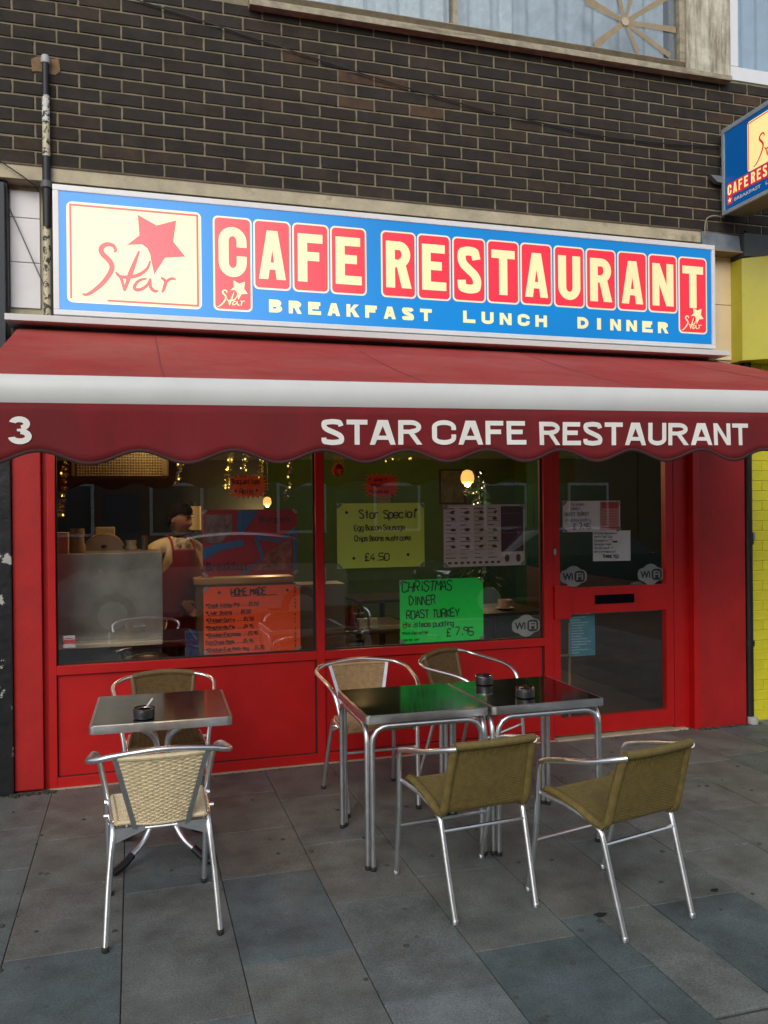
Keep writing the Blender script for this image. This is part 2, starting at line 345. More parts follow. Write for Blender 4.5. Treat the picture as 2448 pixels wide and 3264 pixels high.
def slab(x0, x1, y0, y1, shade, tilt=None):
    g = .0019
    x0 += g; x1 -= g; y0 += g; y1 -= g; cx, cy = (x0+x1)/2, (y0+y1)/2
    a, b, dz = (rs.uniform(-.0025, .0025), rs.uniform(-.0025, .0025), rs.uniform(-.0015, .0015)) if tilt is None else tilt
    mb = MB(); top = [(x0, y0), (x1, y0), (x1, y1), (x0, y1)]; c = .0022
    ins = [(x0+c, y0+c), (x1-c, y0+c), (x1-c, y1-c), (x0+c, y1-c)]
    zf = lambda x, y: dz+a*(x-cx)+b*(y-cy)
    mb.v = [(x, y, -.03) for x, y in top]+[(x, y, zf(x, y)-.0016) for x, y in top]+[(x, y, zf(x, y)) for x, y in ins]
    mb.f = [(0, 1, 5, 4), (1, 2, 6, 5), (2, 3, 7, 6), (3, 0, 4, 7), (4, 5, 9, 8), (5, 6, 10, 9), (6, 7, 11, 10), (7, 4, 8, 11), (8, 9, 10, 11)]
    o = mb.build('paving_slab', m_slab, pavement); o.color = (shade, shade, shade, 1); return o
colx = [.018+.4145*i for i in range(-5, 17)]
joints = {  # column index from x=.018 -> known cross joints (y) and the shade of the slab on the street side of each
 -1: [(-.62, .5), (-1.16, .45), (-1.765, .4), (-2.45, .70)], 0: [(-.845, .2), (-1.42, .1), (-2.013, .18), (-2.62, .78)], 1: [(-.52, .12), (-1.08, .2), (-1.58, .75), (-2.60, .30), (-3.2, .9)],
 2: [(-.45, .55), (-1.02, .1), (-1.565, .2), (-2.31, .88), (-2.95, .5)], 3: [(-.62, .2), (-1.3, .3), (-1.94, .2), (-2.68, .4), (-3.3, .97)],
 4: [(-.5, .5), (-1.22, .3), (-1.80, .35), (-2.468, .3), (-3.02, .86)], 5: [(-.7, .2), (-1.36, .55), (-2.335, .25)], 6: [(-.42, .5), (-1.0, .6), (-1.66, .3), (-2.345, .35)],
 7: [(-.7, .3), (-1.3, .2), (-1.93, .5), (-2.7, .6)], 8: [(-.52, .55), (-1.02, .35), (-1.50, .6), (-2.2, .3), (-2.8, .5)]}
for ci in range(len(colx)-1):
    x0, x1 = colx[ci], colx[ci+1]; idx = ci-5
    y = 0.0
    js = joints.get(idx)
    if js is None:
        js = []; yy = 0
        while yy > -6.1: yy -= rs.uniform(.5, .78); js.append((yy, rs.random()))
    prev = 0.02; shade = rs.random()
    for yy, sh_ in js:
        slab(x0, x1, yy, prev, sh_ if js and idx in joints else rs.random()); prev = yy
    if idx == 5:   # this strip is split lengthwise towards the street, beside a cut corner
        slab(x0, x0+.155, -2.74, -2.335, .80); slab(x0, x0+.155, -3.4, -2.74, .84)
        slab(x0+.155, x1, -2.655, -2.335, .55); slab(x0+.155, x1, -3.06, -2.655, .52, (.006, .012, .003)); prev = -3.4
        slab(x0+.155, x1, -3.4, -3.075, .3)
    if idx == 6: slab(x0, x1, -3.02, -2.345, .87); prev = -3.02
    while prev > -6.0:
        ny = max(-6.2, prev-rs.uniform(.5, .75)); slab(x0, x1, ny, prev, rs.random()); prev = ny
m_asph = mat('asphalt', (.05, .05, .052), .9, var=.25, scale=20, bump=.5, bscale=120)
kerb = struct(MB().box(-30, 40, -6.36, -6.205, -.3, -.004).build('kerb', m_concrete, bevel=.01))
road = struct(MB().box(-30, 40, -13.5, -6.37, -.3, -.11).build('road', m_asph))
far_pavement = struct(MB().box(-30, 40, -16.5, -13.505, -.3, 0).build('far_pavement', mat('far_paving', (.16, .155, .15), .9)))

# ================================================================== CAFE BUILDING
bld = thing('cafe_building', 'dark brown brick upper wall with tan mortar and concrete lintel above the cafe sign', 'building')
YB = -.10
wall = MB().box(-.75, 6.4, YB+.0045, .35, 3.632, 4.77).box(-.75, 1.42, YB+.0045, .35, 4.77, 5.4).build('brick_wall', m_mortar, bld)
BW, BH, X0B, Z0B = .2396, .0799, -.0318, 3.6728
bm_variants = []
for k in range(6):
    rb = random.Random(50+k); mb = MB(); w, h = (BW-.0122)/2, (BH-.0116)/2
    n = 4
    def edge(x, z): return (x+rb.uniform(-.0016, .0016), z+rb.uniform(-.0016, .0016))
    ring = []
    for i in range(n): ring.append(edge(-w+2*w*i/n, -h))
    for i in range(2): ring.append(edge(w, -h+2*h*i/2))
    for i in range(n): ring.append(edge(w-2*w*i/n, h))
    for i in range(2): ring.append(edge(-w, h-2*h*i/2))
    nn = len(ring)
    mb.v = [(x, .04, z) for x, z in ring]+[(x, .0005, z) for x, z in ring]+[(x*.984, -.0024+rb.uniform(-.0006, .0006), z*.95) for x, z in ring]
    for i in range(nn):
        j = (i+1) % nn; mb.f += [(i, j, nn+j, nn+i), (nn+i, nn+j, 2*nn+j, 2*nn+i)]
    mb.f.append(tuple(2*nn+i for i in range(nn)))
    bm_variants.append(mb.mesh('brick', m_brick))
rb = random.Random(3)
for row in range(0, 14):
    off = 0 if row % 2 == 0 else .5
    for i in range(-2, 22):
        x = X0B+(i+off+.5)*BW; z = Z0B+row*BH
        if x > 5.2 or x < -.52 or z > 4.64+.11*x: continue
        o = place('brick', rb.choice(bm_variants), wall, (x, YB+rb.uniform(-.0012, .0012), z+rb.uniform(-.0012, .0012)), (rb.uniform(-.004, .004), rb.uniform(-.006, .006), rb.uniform(-.006, .006)))
# concrete lintel band under the bricks, and the wall behind the signboard
MB().box(-.75, 4.46, YB-.006, .3, 3.545, 3.629).build('lintel', m_concrete, bld, bevel=.004)
MB().box(-.75, 4.46, YB-.012, YB+.05, 3.6255, 3.636).build('lintel_drip', mat('brown_mortar_edge', (.13, .10, .065), .95, var=.3, scale=20), bld)
MB().box(-.02, 4.66, .035, .32, 2.30, 3.546).build('fascia_backing', mat('grimy_fascia', (.05, .05, .048), .8), bld)
# blue-grey lead flashing at the right end
MB().box(4.462, 4.79, YB-.03, .3, 3.50, 3.628, lambda x, y, z: (x, y+(.02 if z > 3.6 else 0), z+(x-4.46)*-.03)).build('lead_flashing', mat('lead_sheet', (.16, .19, .22), .6, var=.3, scale=9), bld, bevel=.004)
MB().box(4.80, 6.4, YB-.05, .3, 3.46, 3.63).build('lead_flashing', mat('dark_lead', (.045, .055, .055), .6, var=.3, scale=6), bld, bevel=.004)
MB().box(4.462, 4.86, YB-.035, .2, 3.487, 3.4995).build('flashing_batten', mat('weathered_batten', (.30, .22, .13), .8), bld)
# glazed tiles on the pilaster heads
m_tile_w = mat('white_glazed_tile', (.80, .78, .78), .25, var=.06, scale=4, stain=(6, (.45, .42, .38), .66, .8))
m_tile_c = mat('cream_glazed_tile', (.86, .68, .42), .3, var=.08, scale=4, stain=(7, (.45, .32, .18), .68, .8))
tl = MB().box(-.20, -.005, .012, .3, 2.62, 3.546).build('pilaster_head', m_concrete, bld)
for z0, z1 in ((2.83, 3.094), (3.0985, 3.355), (3.3595, 3.515)): box('tile', m_tile_w, -.185, -.022, 0, .02, z0, z1, tl, .003)
tr = MB().box(4.55, 4.90, .012, .3, 2.60, 3.5).build('pilaster_head', m_concrete, bld)
for z0, z1 in ((2.722, 3.131), (3.1355, 3.49)): box('tile', m_tile_c, 4.57, 4.868, 0, .02, z0, z1, tr, .003)
# upper window
upw = MB(); m_oldwood = mat('peeling_grey_window_paint', (.36, .32, .23), .85, var=.4, scale=12, bump=.5, bscale=60, stain=(9, (.20, .17, .11), .5, .66), stretch=(.3, 1, 2.2))
m_oldwhite = mat('flaking_white_post_paint', (.56, .53, .42), .85, var=.3, scale=9, bump=.5, bscale=40, stain=(8, (.24, .20, .14), .45, .62), stretch=(1.6, 1, .22))
MB().box(1.2, 4.69, YB-.075, YB+.1, 4.728, 4.765, lambda x, y, z: (x, y, z-(.012 if y < YB else 0))).build('window_sill', m_oldwood, bld, bevel=.004)
fr = MB().box(1.2, 4.40, YB-.005, YB+.09, 4.785, 4.838).build('window_bottom_rail', mat('brown_weathered_rail', (.115, .088, .05), .85, var=.4, scale=14, bump=.5, bscale=50), bld, bevel=.004)
MB().box(1.2, 4.42, YB-.025, YB+.1, 4.762, 4.787).build('window_sub_sill', m_oldwood, bld, bevel=.003)
for i, (x0, x1) in enumerate(((1.2, 2.556), (2.585, 4.305))):
    MB().box(x0, x1, YB+.012, YB+.05, 4.836, 4.852).build('window_bead', m_oldwood, bld, bevel=.003)
MB().box(2.553, 2.588, YB+.0, YB+.08, 4.84, 6.2).build('window_mullion', m_oldwood, bld, bevel=.004)
MB().box(4.302, 4.345, YB-.0, YB+.08, 4.84, 6.2).build('window_stile', m_oldwood, bld, bevel=.004)
MB().box(4.3455, 4.72, YB-.02, YB+.2, 4.775, 6.2).build('window_post', m_oldwhite, bld, bevel=.004)
m_up_glass = glass_mat('upper_window_glass', (.93, .96, .97), 4.5, .02)
MB().box(1.2, 2.556, YB+.034, YB+.040, 4.85, 6.2).build('window_pane', m_up_glass, bld)
MB().box(2.585, 4.305, YB+.034, YB+.040, 4.85, 6.2).build('window_pane', m_up_glass, bld)
m_lace = mat('pale_lace_curtain', (.74, .80, .82), .9, var=.16, scale=22)
def curtain(x0, x1, y, ph, fr_):
    return MB().grid(lambda u, v: (x0+(x1-x0)*u, y+.03*math.sin(u*fr_+ph+.6*math.sin(u*9))+.012*math.sin(u*fr_*2.3), 4.80+v*1.45), 160, 2)
tag(curtain(1.25, 3.05, YB+.17, 0, 60).build('lace_curtain', m_lace, None, True), 'pale pleated lace curtain hanging behind the old wooden window above the cafe', 'curtain')
tag(curtain(3.0, 4.30, YB+.21, 1, 34).build('net_curtain', mat('bluish_net', (.58, .66, .70), .9, var=.2, scale=10), None, True), 'bluish net curtain behind the taped starburst in the upper window', 'curtain')
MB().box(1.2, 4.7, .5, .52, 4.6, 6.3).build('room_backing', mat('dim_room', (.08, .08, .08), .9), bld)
# starburst of brown tape on the pane
st = thing('tape_starburst', 'brown taped starburst with rays stuck on the upstairs window pane', 'window decoration', (3.869, YB+.031, 5.073))
m_tape = mat('brown_parcel_tape', (.33, .25, .15), .5, var=.15, scale=14)
for k, (ex, ez, w) in enumerate(((3.63, 4.872, .050), (3.978, 4.872, .034), (4.24, 4.886, .04), (4.29, 5.08, .045), (4.21, 5.30, .04), (3.95, 5.33, .03), (3.80, 5.33, .035), (3.56, 5.165, .04), (3.45, 5.24, .035))):
    d = Vector((ex-3.869, ez-5.073)); q = Vector((-d.y, d.x)).normalized()*w/2; y = -.0006*(k+1)
    MB().prism([(q.x*.7, q.y*.7), (-q.x*.7, -q.y*.7), (d.x-q.x, d.y-q.y), (d.x+q.x, d.y+q.y)], y-.0004, y).build('tape_strip', m_tape, st)
MB().prism([(.03*math.cos(a*PI/6), .03*math.sin(a*PI/6)) for a in range(12)], -.010, -.0065).build('tape_knot', mat('pale_tape', (.5, .42, .3), .5), st)
# white plastic window of the next flat
wu = thing('white_plastic_window', 'white plastic framed window with blue curtain beside the old wooden window', 'window')
m_upvc = mat('white_upvc', (.78, .80, .82), .35, var=.03)
MB().box(4.724, 6.3, YB-.005, YB+.08, 4.765, 4.865).build('frame_rail', m_upvc, wu, bevel=.006)
MB().box(4.724, 4.80, YB-.005, YB+.08, 4.867, 6.2).build('frame_stile', m_upvc, wu, bevel=.006)
MB().box(4.80, 6.3, YB+.03, YB+.036, 4.866, 6.2).build('pane', m_up_glass, wu)
MB().grid(lambda u, v: (4.80+1.5*u, YB+.13+.02*math.sin(u*70), 4.84+v*1.4), 120, 2).build('curtain', mat('blue_white_curtain', (.55, .70, .84), .9, var=.1), wu, True)

# ================================================================== INTERIOR shell
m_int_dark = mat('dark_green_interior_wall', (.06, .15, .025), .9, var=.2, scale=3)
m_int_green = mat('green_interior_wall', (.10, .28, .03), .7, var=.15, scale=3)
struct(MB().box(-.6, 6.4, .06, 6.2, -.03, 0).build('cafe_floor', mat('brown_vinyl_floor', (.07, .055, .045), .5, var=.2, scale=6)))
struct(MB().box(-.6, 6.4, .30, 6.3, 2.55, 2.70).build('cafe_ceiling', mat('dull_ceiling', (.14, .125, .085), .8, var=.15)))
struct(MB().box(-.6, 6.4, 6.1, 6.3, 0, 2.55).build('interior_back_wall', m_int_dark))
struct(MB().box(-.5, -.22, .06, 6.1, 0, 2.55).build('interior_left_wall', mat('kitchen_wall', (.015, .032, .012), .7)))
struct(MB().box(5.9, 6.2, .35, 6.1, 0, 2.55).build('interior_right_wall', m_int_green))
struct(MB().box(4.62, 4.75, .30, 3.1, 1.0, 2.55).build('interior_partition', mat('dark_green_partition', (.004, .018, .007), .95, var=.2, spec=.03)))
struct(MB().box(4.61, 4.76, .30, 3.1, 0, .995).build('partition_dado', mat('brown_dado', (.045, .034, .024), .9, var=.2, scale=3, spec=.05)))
struct(MB().box(-.6, 7.5, 6.3, 6.5, -.1, 6.4).build('building_rear_wall', m_concrete)); struct(MB().box(-.75, 7.4, -.1, 6.4, 6.3, 6.5).build('building_roof', m_concrete))
struct(MB().box(-.75, 6.4, .30, 6.3, 3.0, 3.1).build('upper_floor', m_concrete))

# ================================================================== SHOPFRONT
shop = thing('cafe_shopfront', 'red painted shopfront with two large windows, stall panels and glazed door', 'shopfront')
MB().box(-.187, -.030, -.035, .3, .012, 2.62).build('pilaster', m_redwall, shop, bevel=.006)
MB().box(-.031, .001, .008, .2, .0, 2.62).build('jamb', m_red, shop, bevel=.004)
MB().box(4.44, 4.868, -.05, .3, .0, 2.60).build('pilaster', m_redwall, shop, bevel=.006)
MB().box(4.37, 4.4405, .0, .2, .0, 2.60).build('jamb', m_red, shop, bevel=.004)
MB().box(4.405, 4.455, -.065, .0, .0, 2.58).build('pilaster_bead', m_red, shop, bevel=.004)
def member(n, x0, x1, z0, z1, y0=-.012, y1=.07, m=m_red): return MB().box(x0, x1, y0, y1, z0, z1).build(n, m, shop, bevel=.003)
member('frame_stile', .0015, .044, .004, 2.30); member('frame_mullion', 1.611, 1.664, .004, 2.30)
member('frame_stile', 3.228, 3.296, .004, 2.30); member('head_rail', .045, 4.36, 2.245, 2.30, -.010)
member('door_post', 4.278, 4.366, .0, 2.30, -.008)
for x0, x1 in ((.0445, 1.6105), (1.6645, 3.2275)):
    member('sill_rail', x0, x1, .667, .722, -.014); member('plinth_rail', x0, x1, .003, .062, -.010)
    MB().box(x0+.003, x1-.003, .010, .05, .058, .671).build('stall_panel', m_red, shop, bevel=.002)
    MB().box(x0+.001, x1-.001, .0075, .0095, .0625, .0685).build('panel_gasket', m_black_gasket, shop); MB().box(x0+.001, x1-.001, .0075, .0095, .6605, .6665).build('panel_gasket', m_black_gasket, shop)
    MB().box(x0+.0005, x0+.006, .0075, .0095, .069, .660).build('panel_gasket', m_black_gasket, shop); MB().box(x1-.012, x1-.0005, .0075, .0095, .069, .660).build('panel_gasket', m_black_gasket, shop)
    MB().box(x0+.004, x1-.004, .026, .032, .728, 2.242).build('window_pane', m_glass, shop)
    for a in (MB().box(x0+.0005, x1-.0005, .018, .038, .7225, .7305), MB().box(x0+.0005, x0+.0085, .018, .038, .731, 2.24), MB().box(x1-.0125, x1-.0005, .018, .038, .731, 2.24)): a.build('window_gasket', m_black_gasket, shop)
# door
door = MB().box(3.30, 3.352, -.006, .045, .03, 2.22).box(4.212, 4.274, -.006, .045, .03, 2.22).box(3.352, 4.212, -.006, .045, 2.10, 2.22).box(3.352, 4.212, -.006, .045, .880, 1.062).box(3.352, 4.212, -.006, .045, .03, .146).build('door', mat('scuffed_red_paint', RED, .4, var=.12, scale=6, bump=.05, bscale=25, stain=(14, (.40, .12, .10), .66, .74)), shop)
MB().box(3.3525, 4.2115, .020, .026, 1.0625, 2.0995).build('upper_pane', m_glass, door); MB().box(3.3525, 4.2115, .020, .026, .1465, .8795).build('lower_pane', m_glass, door)
MB().box(3.625, 3.942, -.014, -.0065, .942, 1.006).build('letter_slot', mat('blackened_letter_plate', (.015, .015, .018), .35, 1), door, bevel=.002)
MB().box(3.300, 3.426, -.030, -.0065, .850, 1.081).build('push_plate', m_red, door, bevel=.004)
MB().prism([(3.312+.011*math.cos(a*PI/8), 1.32+.024*math.sin(a*PI/8)) for a in range(16)], -.014, -.0065).build('key_lock', m_alu_d, door)
MB().box(3.30, 4.36, -.05, .1, -.012, .012).build('threshold', m_concrete, shop, bevel=.004)
MB().box(.0, 3.30, -.035, .06, -.012, .0025).build('sill_bed', m_concrete, shop, bevel=.002)

# ================================================================== NEIGHBOURS
nb = thing('black_painted_pier', 'flaking black painted pier with white patches left of the red pilaster', 'pier')
MB().box(-1.6, -.1885, -.06, .3, .0, 3.545).build('pier', m_black_wall, nb, bevel=.006)
MB().box(-1.6, -.20, -.10, -.0615, 2.40, 3.52).build('pier_board', mat('blue_black_board', (.025, .03, .038), .5, var=.25, scale=5), nb, bevel=.004)
MB().box(-.42, -.265, -.13, -.1015, 2.2, 3.15).build('white_plate', mat('white_plate', (.62, .63, .64), .4), nb, bevel=.003)
yb_ = thing('yellow_painted_shop', 'bright yellow painted brick shop wall with fascia, next to the cafe', 'building')
yw = MB().box(4.953, 7.2, .0045, .3, .0, 3.5).build('wall', m_yellow, yb_)
ym = MB().box(-.107, .107, 0, .03, -.034, .034).mesh('brick', mat('yellow_brick_paint', (.74, .68, .03), .5, var=.08, scale=6, bump=.35, bscale=60, objvar=.05), bevel=.004)
yh = MB().box(-.05, .05, 0, .03, -.034, .034).mesh('brick', MATS['yellow_brick_paint'], bevel=.004)
for row in range(36):
    z = .042+row*.0755; odd = row % 2
    if odd: place('brick', yh, yw, (5.007, -.0015, z))
    for i in range(4): place('brick', ym, yw, ((5.064 if not odd else 5.1735)+i*.2255, -.0015, z), (0, 0, 0))
MB().prism([(4.80, -.12), (5.02, -.275), (7.2, -.275), (7.2, .004), (4.80, .004)], 2.70, 3.452, 'z').build('fascia', mat('olive_yellow_fascia_paint', (.50, .46, .035), .5, var=.1, scale=4, stain=(3.5, (.30, .28, .03), .60, .85)), yb_, bevel=.004)
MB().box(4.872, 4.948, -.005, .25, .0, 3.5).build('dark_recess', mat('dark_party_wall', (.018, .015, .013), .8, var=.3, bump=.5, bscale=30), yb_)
dp = thing('black_downpipe', 'black downpipe with pale shoe between red pilaster and yellow wall', 'downpipe')
MB().tube([(4.905, -.04, .05), (4.905, -.04, 3.46)], .030, 14).build('pipe', mat('black_pipe_paint', (.012, .011, .011), .45, var=.3), dp, True)
for z in (.6, 1.36, 2.1): MB().tube([(4.905, -.04, z-.02), (4.905, -.04, z+.02)], .039, 14).build('collar', MATS['black_pipe_paint'], dp, True)
MB().box(4.935, 4.952, -.06, -.025, 1.37, 1.43).build('wall_clip', m_alu_d, dp)
MB().lathe([(.03, 0), (.038, .005), (.038, .05), (.03, .055)], (4.905, -.07, 0), 14).build('pipe_shoe', mat('pale_shoe', (.5, .5, .48), .6), dp, True)
MB().tube([(4.874, .0, 2.45), (4.870, -.01, 3.1), (4.862, -.03, 3.50), (4.83, -.13, 3.66)], .012, 8).build('conduit', MATS['black_pipe_paint'], dp, True)

dm = MB(); rd = random.Random(31)
for k in range(420):
    q = rd.random()
    if q < .30: x, y = rd.uniform(-.20, .04), -.045-abs(rd.gauss(0, .022))
    elif q < .62: x, y = rd.uniform(4.42, 4.98), -.065-abs(rd.gauss(0, .018))
    elif q < .72: x, y = rd.uniform(-.7, -.19), -.07-abs(rd.gauss(0, .02))
    else: x, y = rd.uniform(0, 4.4), -.045-abs(rd.gauss(0, .012))
    r = rd.uniform(.002, .008)*(1.5 if q < .62 else .8); a = rd.uniform(0, PI)
    dm.add(MB().lathe([(r, -.001), (r*.9, r*.35), (r*.3, r*.7)], (0, 0, 0), 5), Matrix.Translation((x, y, .001)) @ Matrix.Rotation(a, 4, 'Z') @ Matrix.Diagonal((1.5, .8, 1, 1)))
do = dm.build('wall_foot_dirt', mat('dirt_and_moss', (.05, .05, .03), .95, var=.6, scale=40)); do['kind'] = 'stuff'; do['label'] = 'dirt and moss gathered along the foot of the shopfront'; do['category'] = 'dirt'
# small wall pipe on the left
pp = thing('old_wall_pipe', 'thin wall pipe in black and chipped white paint beside the sign', 'pipe')
m_pipe_w = mat('chipped_white_pipe', (.66, .65, .60), .5, var=.05, scale=20, stain=(30, (.02, .02, .018), .53, .54))
m_pipe_c = mat('chipped_cream_pipe', (.58, .53, .36), .5, var=.05, scale=20, stain=(28, (.03, .03, .02), .53, .54))
m_pipe_b = mat('black_pipe', (.014, .014, .015), .5, var=.3)
xp, yp = .030, YB-.035
MB().tube(smooth_path([(xp, YB+.02, 4.242), (xp, YB-.025, 4.238), (xp, yp, 4.21), (xp, yp, 4.15), (xp, yp, 4.025)]), .019, 12).build('elbow', m_pipe_b, pp, True)
MB().lathe([(.012, 0), (.024, .006), (.026, .03), (.02, .05), (.006, .056)], (xp, yp, 4.205), 12).build('end_cap', mat('grey_cap', (.4, .42, .42), .5), pp, True)
MB().tube([(xp, yp, 4.024), (xp, yp, 3.872)], .021, 12).build('white_sleeve', m_pipe_w, pp, True)
MB().tube([(xp, yp, 3.866), (xp, yp, 3.676)], .021, 12).build('cream_sleeve', m_pipe_c, pp, True)
MB().tube([(xp, yp, 3.675), (xp, yp-.002, 3.27)], .024, 12).build('black_section', m_pipe_b, pp, True)
MB().tube([(xp-.002, yp, 3.27), (xp-.004, yp, 2.735)], .022, 12).build('lower_sleeve', m_pipe_c, pp, True)
MB().lathe([(.024, 0), (.034, .004), (.034, .04), (.024, .045)], (xp, yp-.002, 3.49), 12).build('coupling', mat('grey_coupling', (.10, .10, .10), .5), pp, True)
MB().prism([(xp-.075, 4.17), (xp-.08, 4.24), (xp-.04, 4.262), (xp+.02, 4.25), (xp+.07, 4.265), (xp+.078, 4.19), (xp+.05, 4.165), (xp-.03, 4.175)], YB-.006, YB).build('mortar_patch', mat('brown_filler', (.20, .12, .06), .9, var=.3, scale=30, bump=.6), pp)
cg = mat('black_cable', (.01, .01, .01), .5)
c1 = MB().tube(smooth_path([(-.63, -.125, 4.90), (-.10, -.125, 4.80), (.20, -.118, 4.728), (.55, -.118, 4.665), (.95, -.118, 4.596), (1.60, -.118, 4.475), (2.2, -.118, 4.372), (2.55, -.118, 4.32), (2.85, -.118, 4.28), (3.2, -.118, 4.255), (3.65, -.118, 4.22), (4.15, -.118, 4.225), (4.6, -.118, 4.255), (5.2, -.118, 4.33)], 5), .0045, 6).build('black_cable', cg, None, True)
tag(c1, 'thin black cable sagging across the brick wall above the sign', 'cable')
c2 = MB().tube(smooth_path([(-.45, -.14, 3.75), (-.20, -.13, 3.615), (-.05, -.12, 3.52), (-.02, -.05, 3.5)], 5), .004, 6).build('black_cable', cg, None, True); tag(c2, 'short black cable crossing the lintel above the white tiles', 'cable')
c3 = MB().tube([(-.20, -.03, 3.44), (.0, -.03, 2.96)], .0035, 6).build('grey_cable', mat('grey_cable', (.12, .12, .12), .5), None, True); tag(c3, 'thin grey cable slanting across the white tiles', 'cable')

# ================================================================== LIGHTBOX SIGN
S_K = 5.103/4.753
SX = lambda x: .49+(x-.49)*S_K
SZ = lambda z: 1.627+(z-1.627)*S_K
YS = -.25
sign = thing('lightbox_sign', 'long illuminated blue sign reading CAFE RESTAURANT with cream star panel', 'shop sign')
m_sblue = sign_mat('sign_blue_acrylic', lin((0, 134, 212)), .97, .12)
m_sred = sign_mat('sign_red_acrylic', lin((252, 50, 72)), .96, .20)
m_scream = sign_mat('sign_cream_acrylic', lin((255, 240, 182)), .98, .14)
m_swhite = sign_mat('sign_cream_outline', lin((255, 240, 205)), .9)
m_frame = mat('silver_sign_frame', (.80, .81, .80), .38, .1, var=.06, scale=4, stain=(10, (.5, .5, .47), .68, .8))
x0, x1, z0, z1 = SX(.099), SX(4.187), SZ(2.668), SZ(3.351)
fx0, fx1, fz0, fz1 = SX(.129), SX(4.163), SZ(2.695), SZ(3.320)
MB().box(x0+.01, x1-.01, YS+.02, -.102, z0+.01, z1-.01).build('case', mat('grey_case', (.34, .36, .37), .5, .3), sign)
for nm, a in (('frame_top', (x0, x1, fz1, z1)), ('frame_bottom', (x0, x1, z0, fz0)), ('frame_side', (x0, fx0, fz0+.0005, fz1-.0005)), ('frame_side', (fx1, x1, fz0+.0005, fz1-.0005))):
    MB().box(a[0], a[1], YS-.012, YS+.03, a[2], a[3]).build(nm, m_frame, sign, bevel=.004)
sx_seam = SX(2.991)
MB().box(fx0+.0005, sx_seam-.001, YS, YS+.01, fz0+.0005, fz1-.0005).build('blue_panel', m_sblue, sign)
MB().box(sx_seam+.001, fx1-.0005, YS, YS+.01, fz0+.0005, fz1-.0005).build('blue_panel', m_sblue, sign)
def panel(parent, x0, x1, z0, z1, y, r=.03, mo=None, mi=None, e=.010):
    o = flat('letter_panel', mo or m_swhite, rrect(x0, x1, z0, z1, r), y-.0005, parent)
    flat('panel_fill', mi or m_sred, rrect(x0+e, x1-e, z0+e, z1-e, r*.8), y-.0017, o); return o
def star_logo(mb_star, mb_txt, tx, tz, y, k=1.0):
    """the star with the scripted word; tx/tz map the big panel's coordinates"""
    pts = [(.527, 3.229), (.625, 3.179), (.729, 3.216), (.712, 3.098), (.775, 3.022), (.668, 3.008), (.610, 2.913), (.594, 2.99), (.590, 3.02), (.575, 3.052), (.548, 3.071), (.505, 3.066), (.475, 3.062), (.452, 3.046), (.535, 3.118)]
    b = [(tx(a), tz(c)) for a, c in pts]
    mb_star.prism(b, y-.0008, y)
    def S(pts, ws): ribbon(mb_txt, [(tx(p.x), tz(p.y)) for p in smooth_path([(a, c, 0) for a, c in pts], 6)], [w*k for w in ws(len(smooth_path([(a, c, 0) for a, c in pts], 6)))], y-.0012)
    sw = lambda lo, hi: (lambda n: [lo+(hi-lo)*math.sin(PI*i/(n-1)) for i in range(n)])
    S([(.242, 2.785), (.262, 2.782), (.300, 2.806), (.353, 2.859), (.391, 2.925), (.383, 2.965), (.345, 3.005), (.340, 3.035), (.366, 3.056), (.398, 3.053), (.412, 3.030), (.404, 3.018)], sw(.008, .021))
    S([(.533, 3.034), (.500, 2.945), (.478, 2.885), (.455, 2.812)], sw(.007, .019))
    S([(.411, 2.912), (.432, 2.890), (.480, 2.890), (.530, 2.905), (.572, 2.94), (.590, 2.985)], sw(.007, .015))
    S([(.411, 2.912), (.440, 2.875), (.455, 2.812)], sw(.006, .012))
    S([(.570, 2.888), (.530, 2.874), (.507, 2.842), (.515, 2.824), (.545, 2.830), (.575, 2.856), (.590, 2.890)], sw(.008, .014))
    S([(.590, 2.890), (.590, 2.845), (.610, 2.823), (.630, 2.826)], sw(.008, .014))
    S([(.645, 2.898), (.668, 2.880), (.662, 2.845), (.650, 2.818)], sw(.008, .014))
    S([(.656, 2.845), (.680, 2.884), (.705, 2.897), (.724, 2.893)], sw(.006, .012))
pn = flat('star_panel', m_swhite, [(SX(a), SZ(b)) for a, b in rrect(.166, .862, 2.738, 3.270, .03)], YS-.0005, sign)
flat('panel_fill', m_scream, [(SX(a), SZ(b)) for a, b in rrect(.174, .853, 2.746, 3.261, .025)], YS-.0017, pn)
ln = MB()
for a in (((.186, 2.757), (.186, 3.252)), ((.181, 3.252), (.846, 3.252)), ((.841, 3.252), (.841, 2.754)), ((.846, 2.757), (.367, 2.757))): ribbon(ln, [(SX(p), SZ(q)) for p, q in a], .012, YS-.0036)
ln.build('red_border', m_sred, pn)
ms_, mt_ = MB(), MB(); star_logo(ms_, mt_, SX, SZ, YS-.0032, S_K*1.35); ms_.build('red_star', m_sred, pn); mt_.build('star_script', m_sred, pn)
LET = [('C', .925, 1.139, 2.739), ('A', 1.147, 1.359, 2.871), ('F', 1.368, 1.580, 2.871), ('E', 1.588, 1.803, 2.871), ('R', 1.891, 2.107, 2.872), ('E', 2.114, 2.326, 2.872), ('S', 2.337, 2.552, 2.874), ('T', 2.560, 2.775, 2.877),
       ('A', 2.783, 2.999, 2.880), ('U', 3.010, 3.224, 2.880), ('R', 3.233, 3.449, 2.880), ('A', 3.459, 3.675, 2.883), ('N', 3.685, 3.902, 2.885), ('T', 3.911, 4.129, 2.761)]
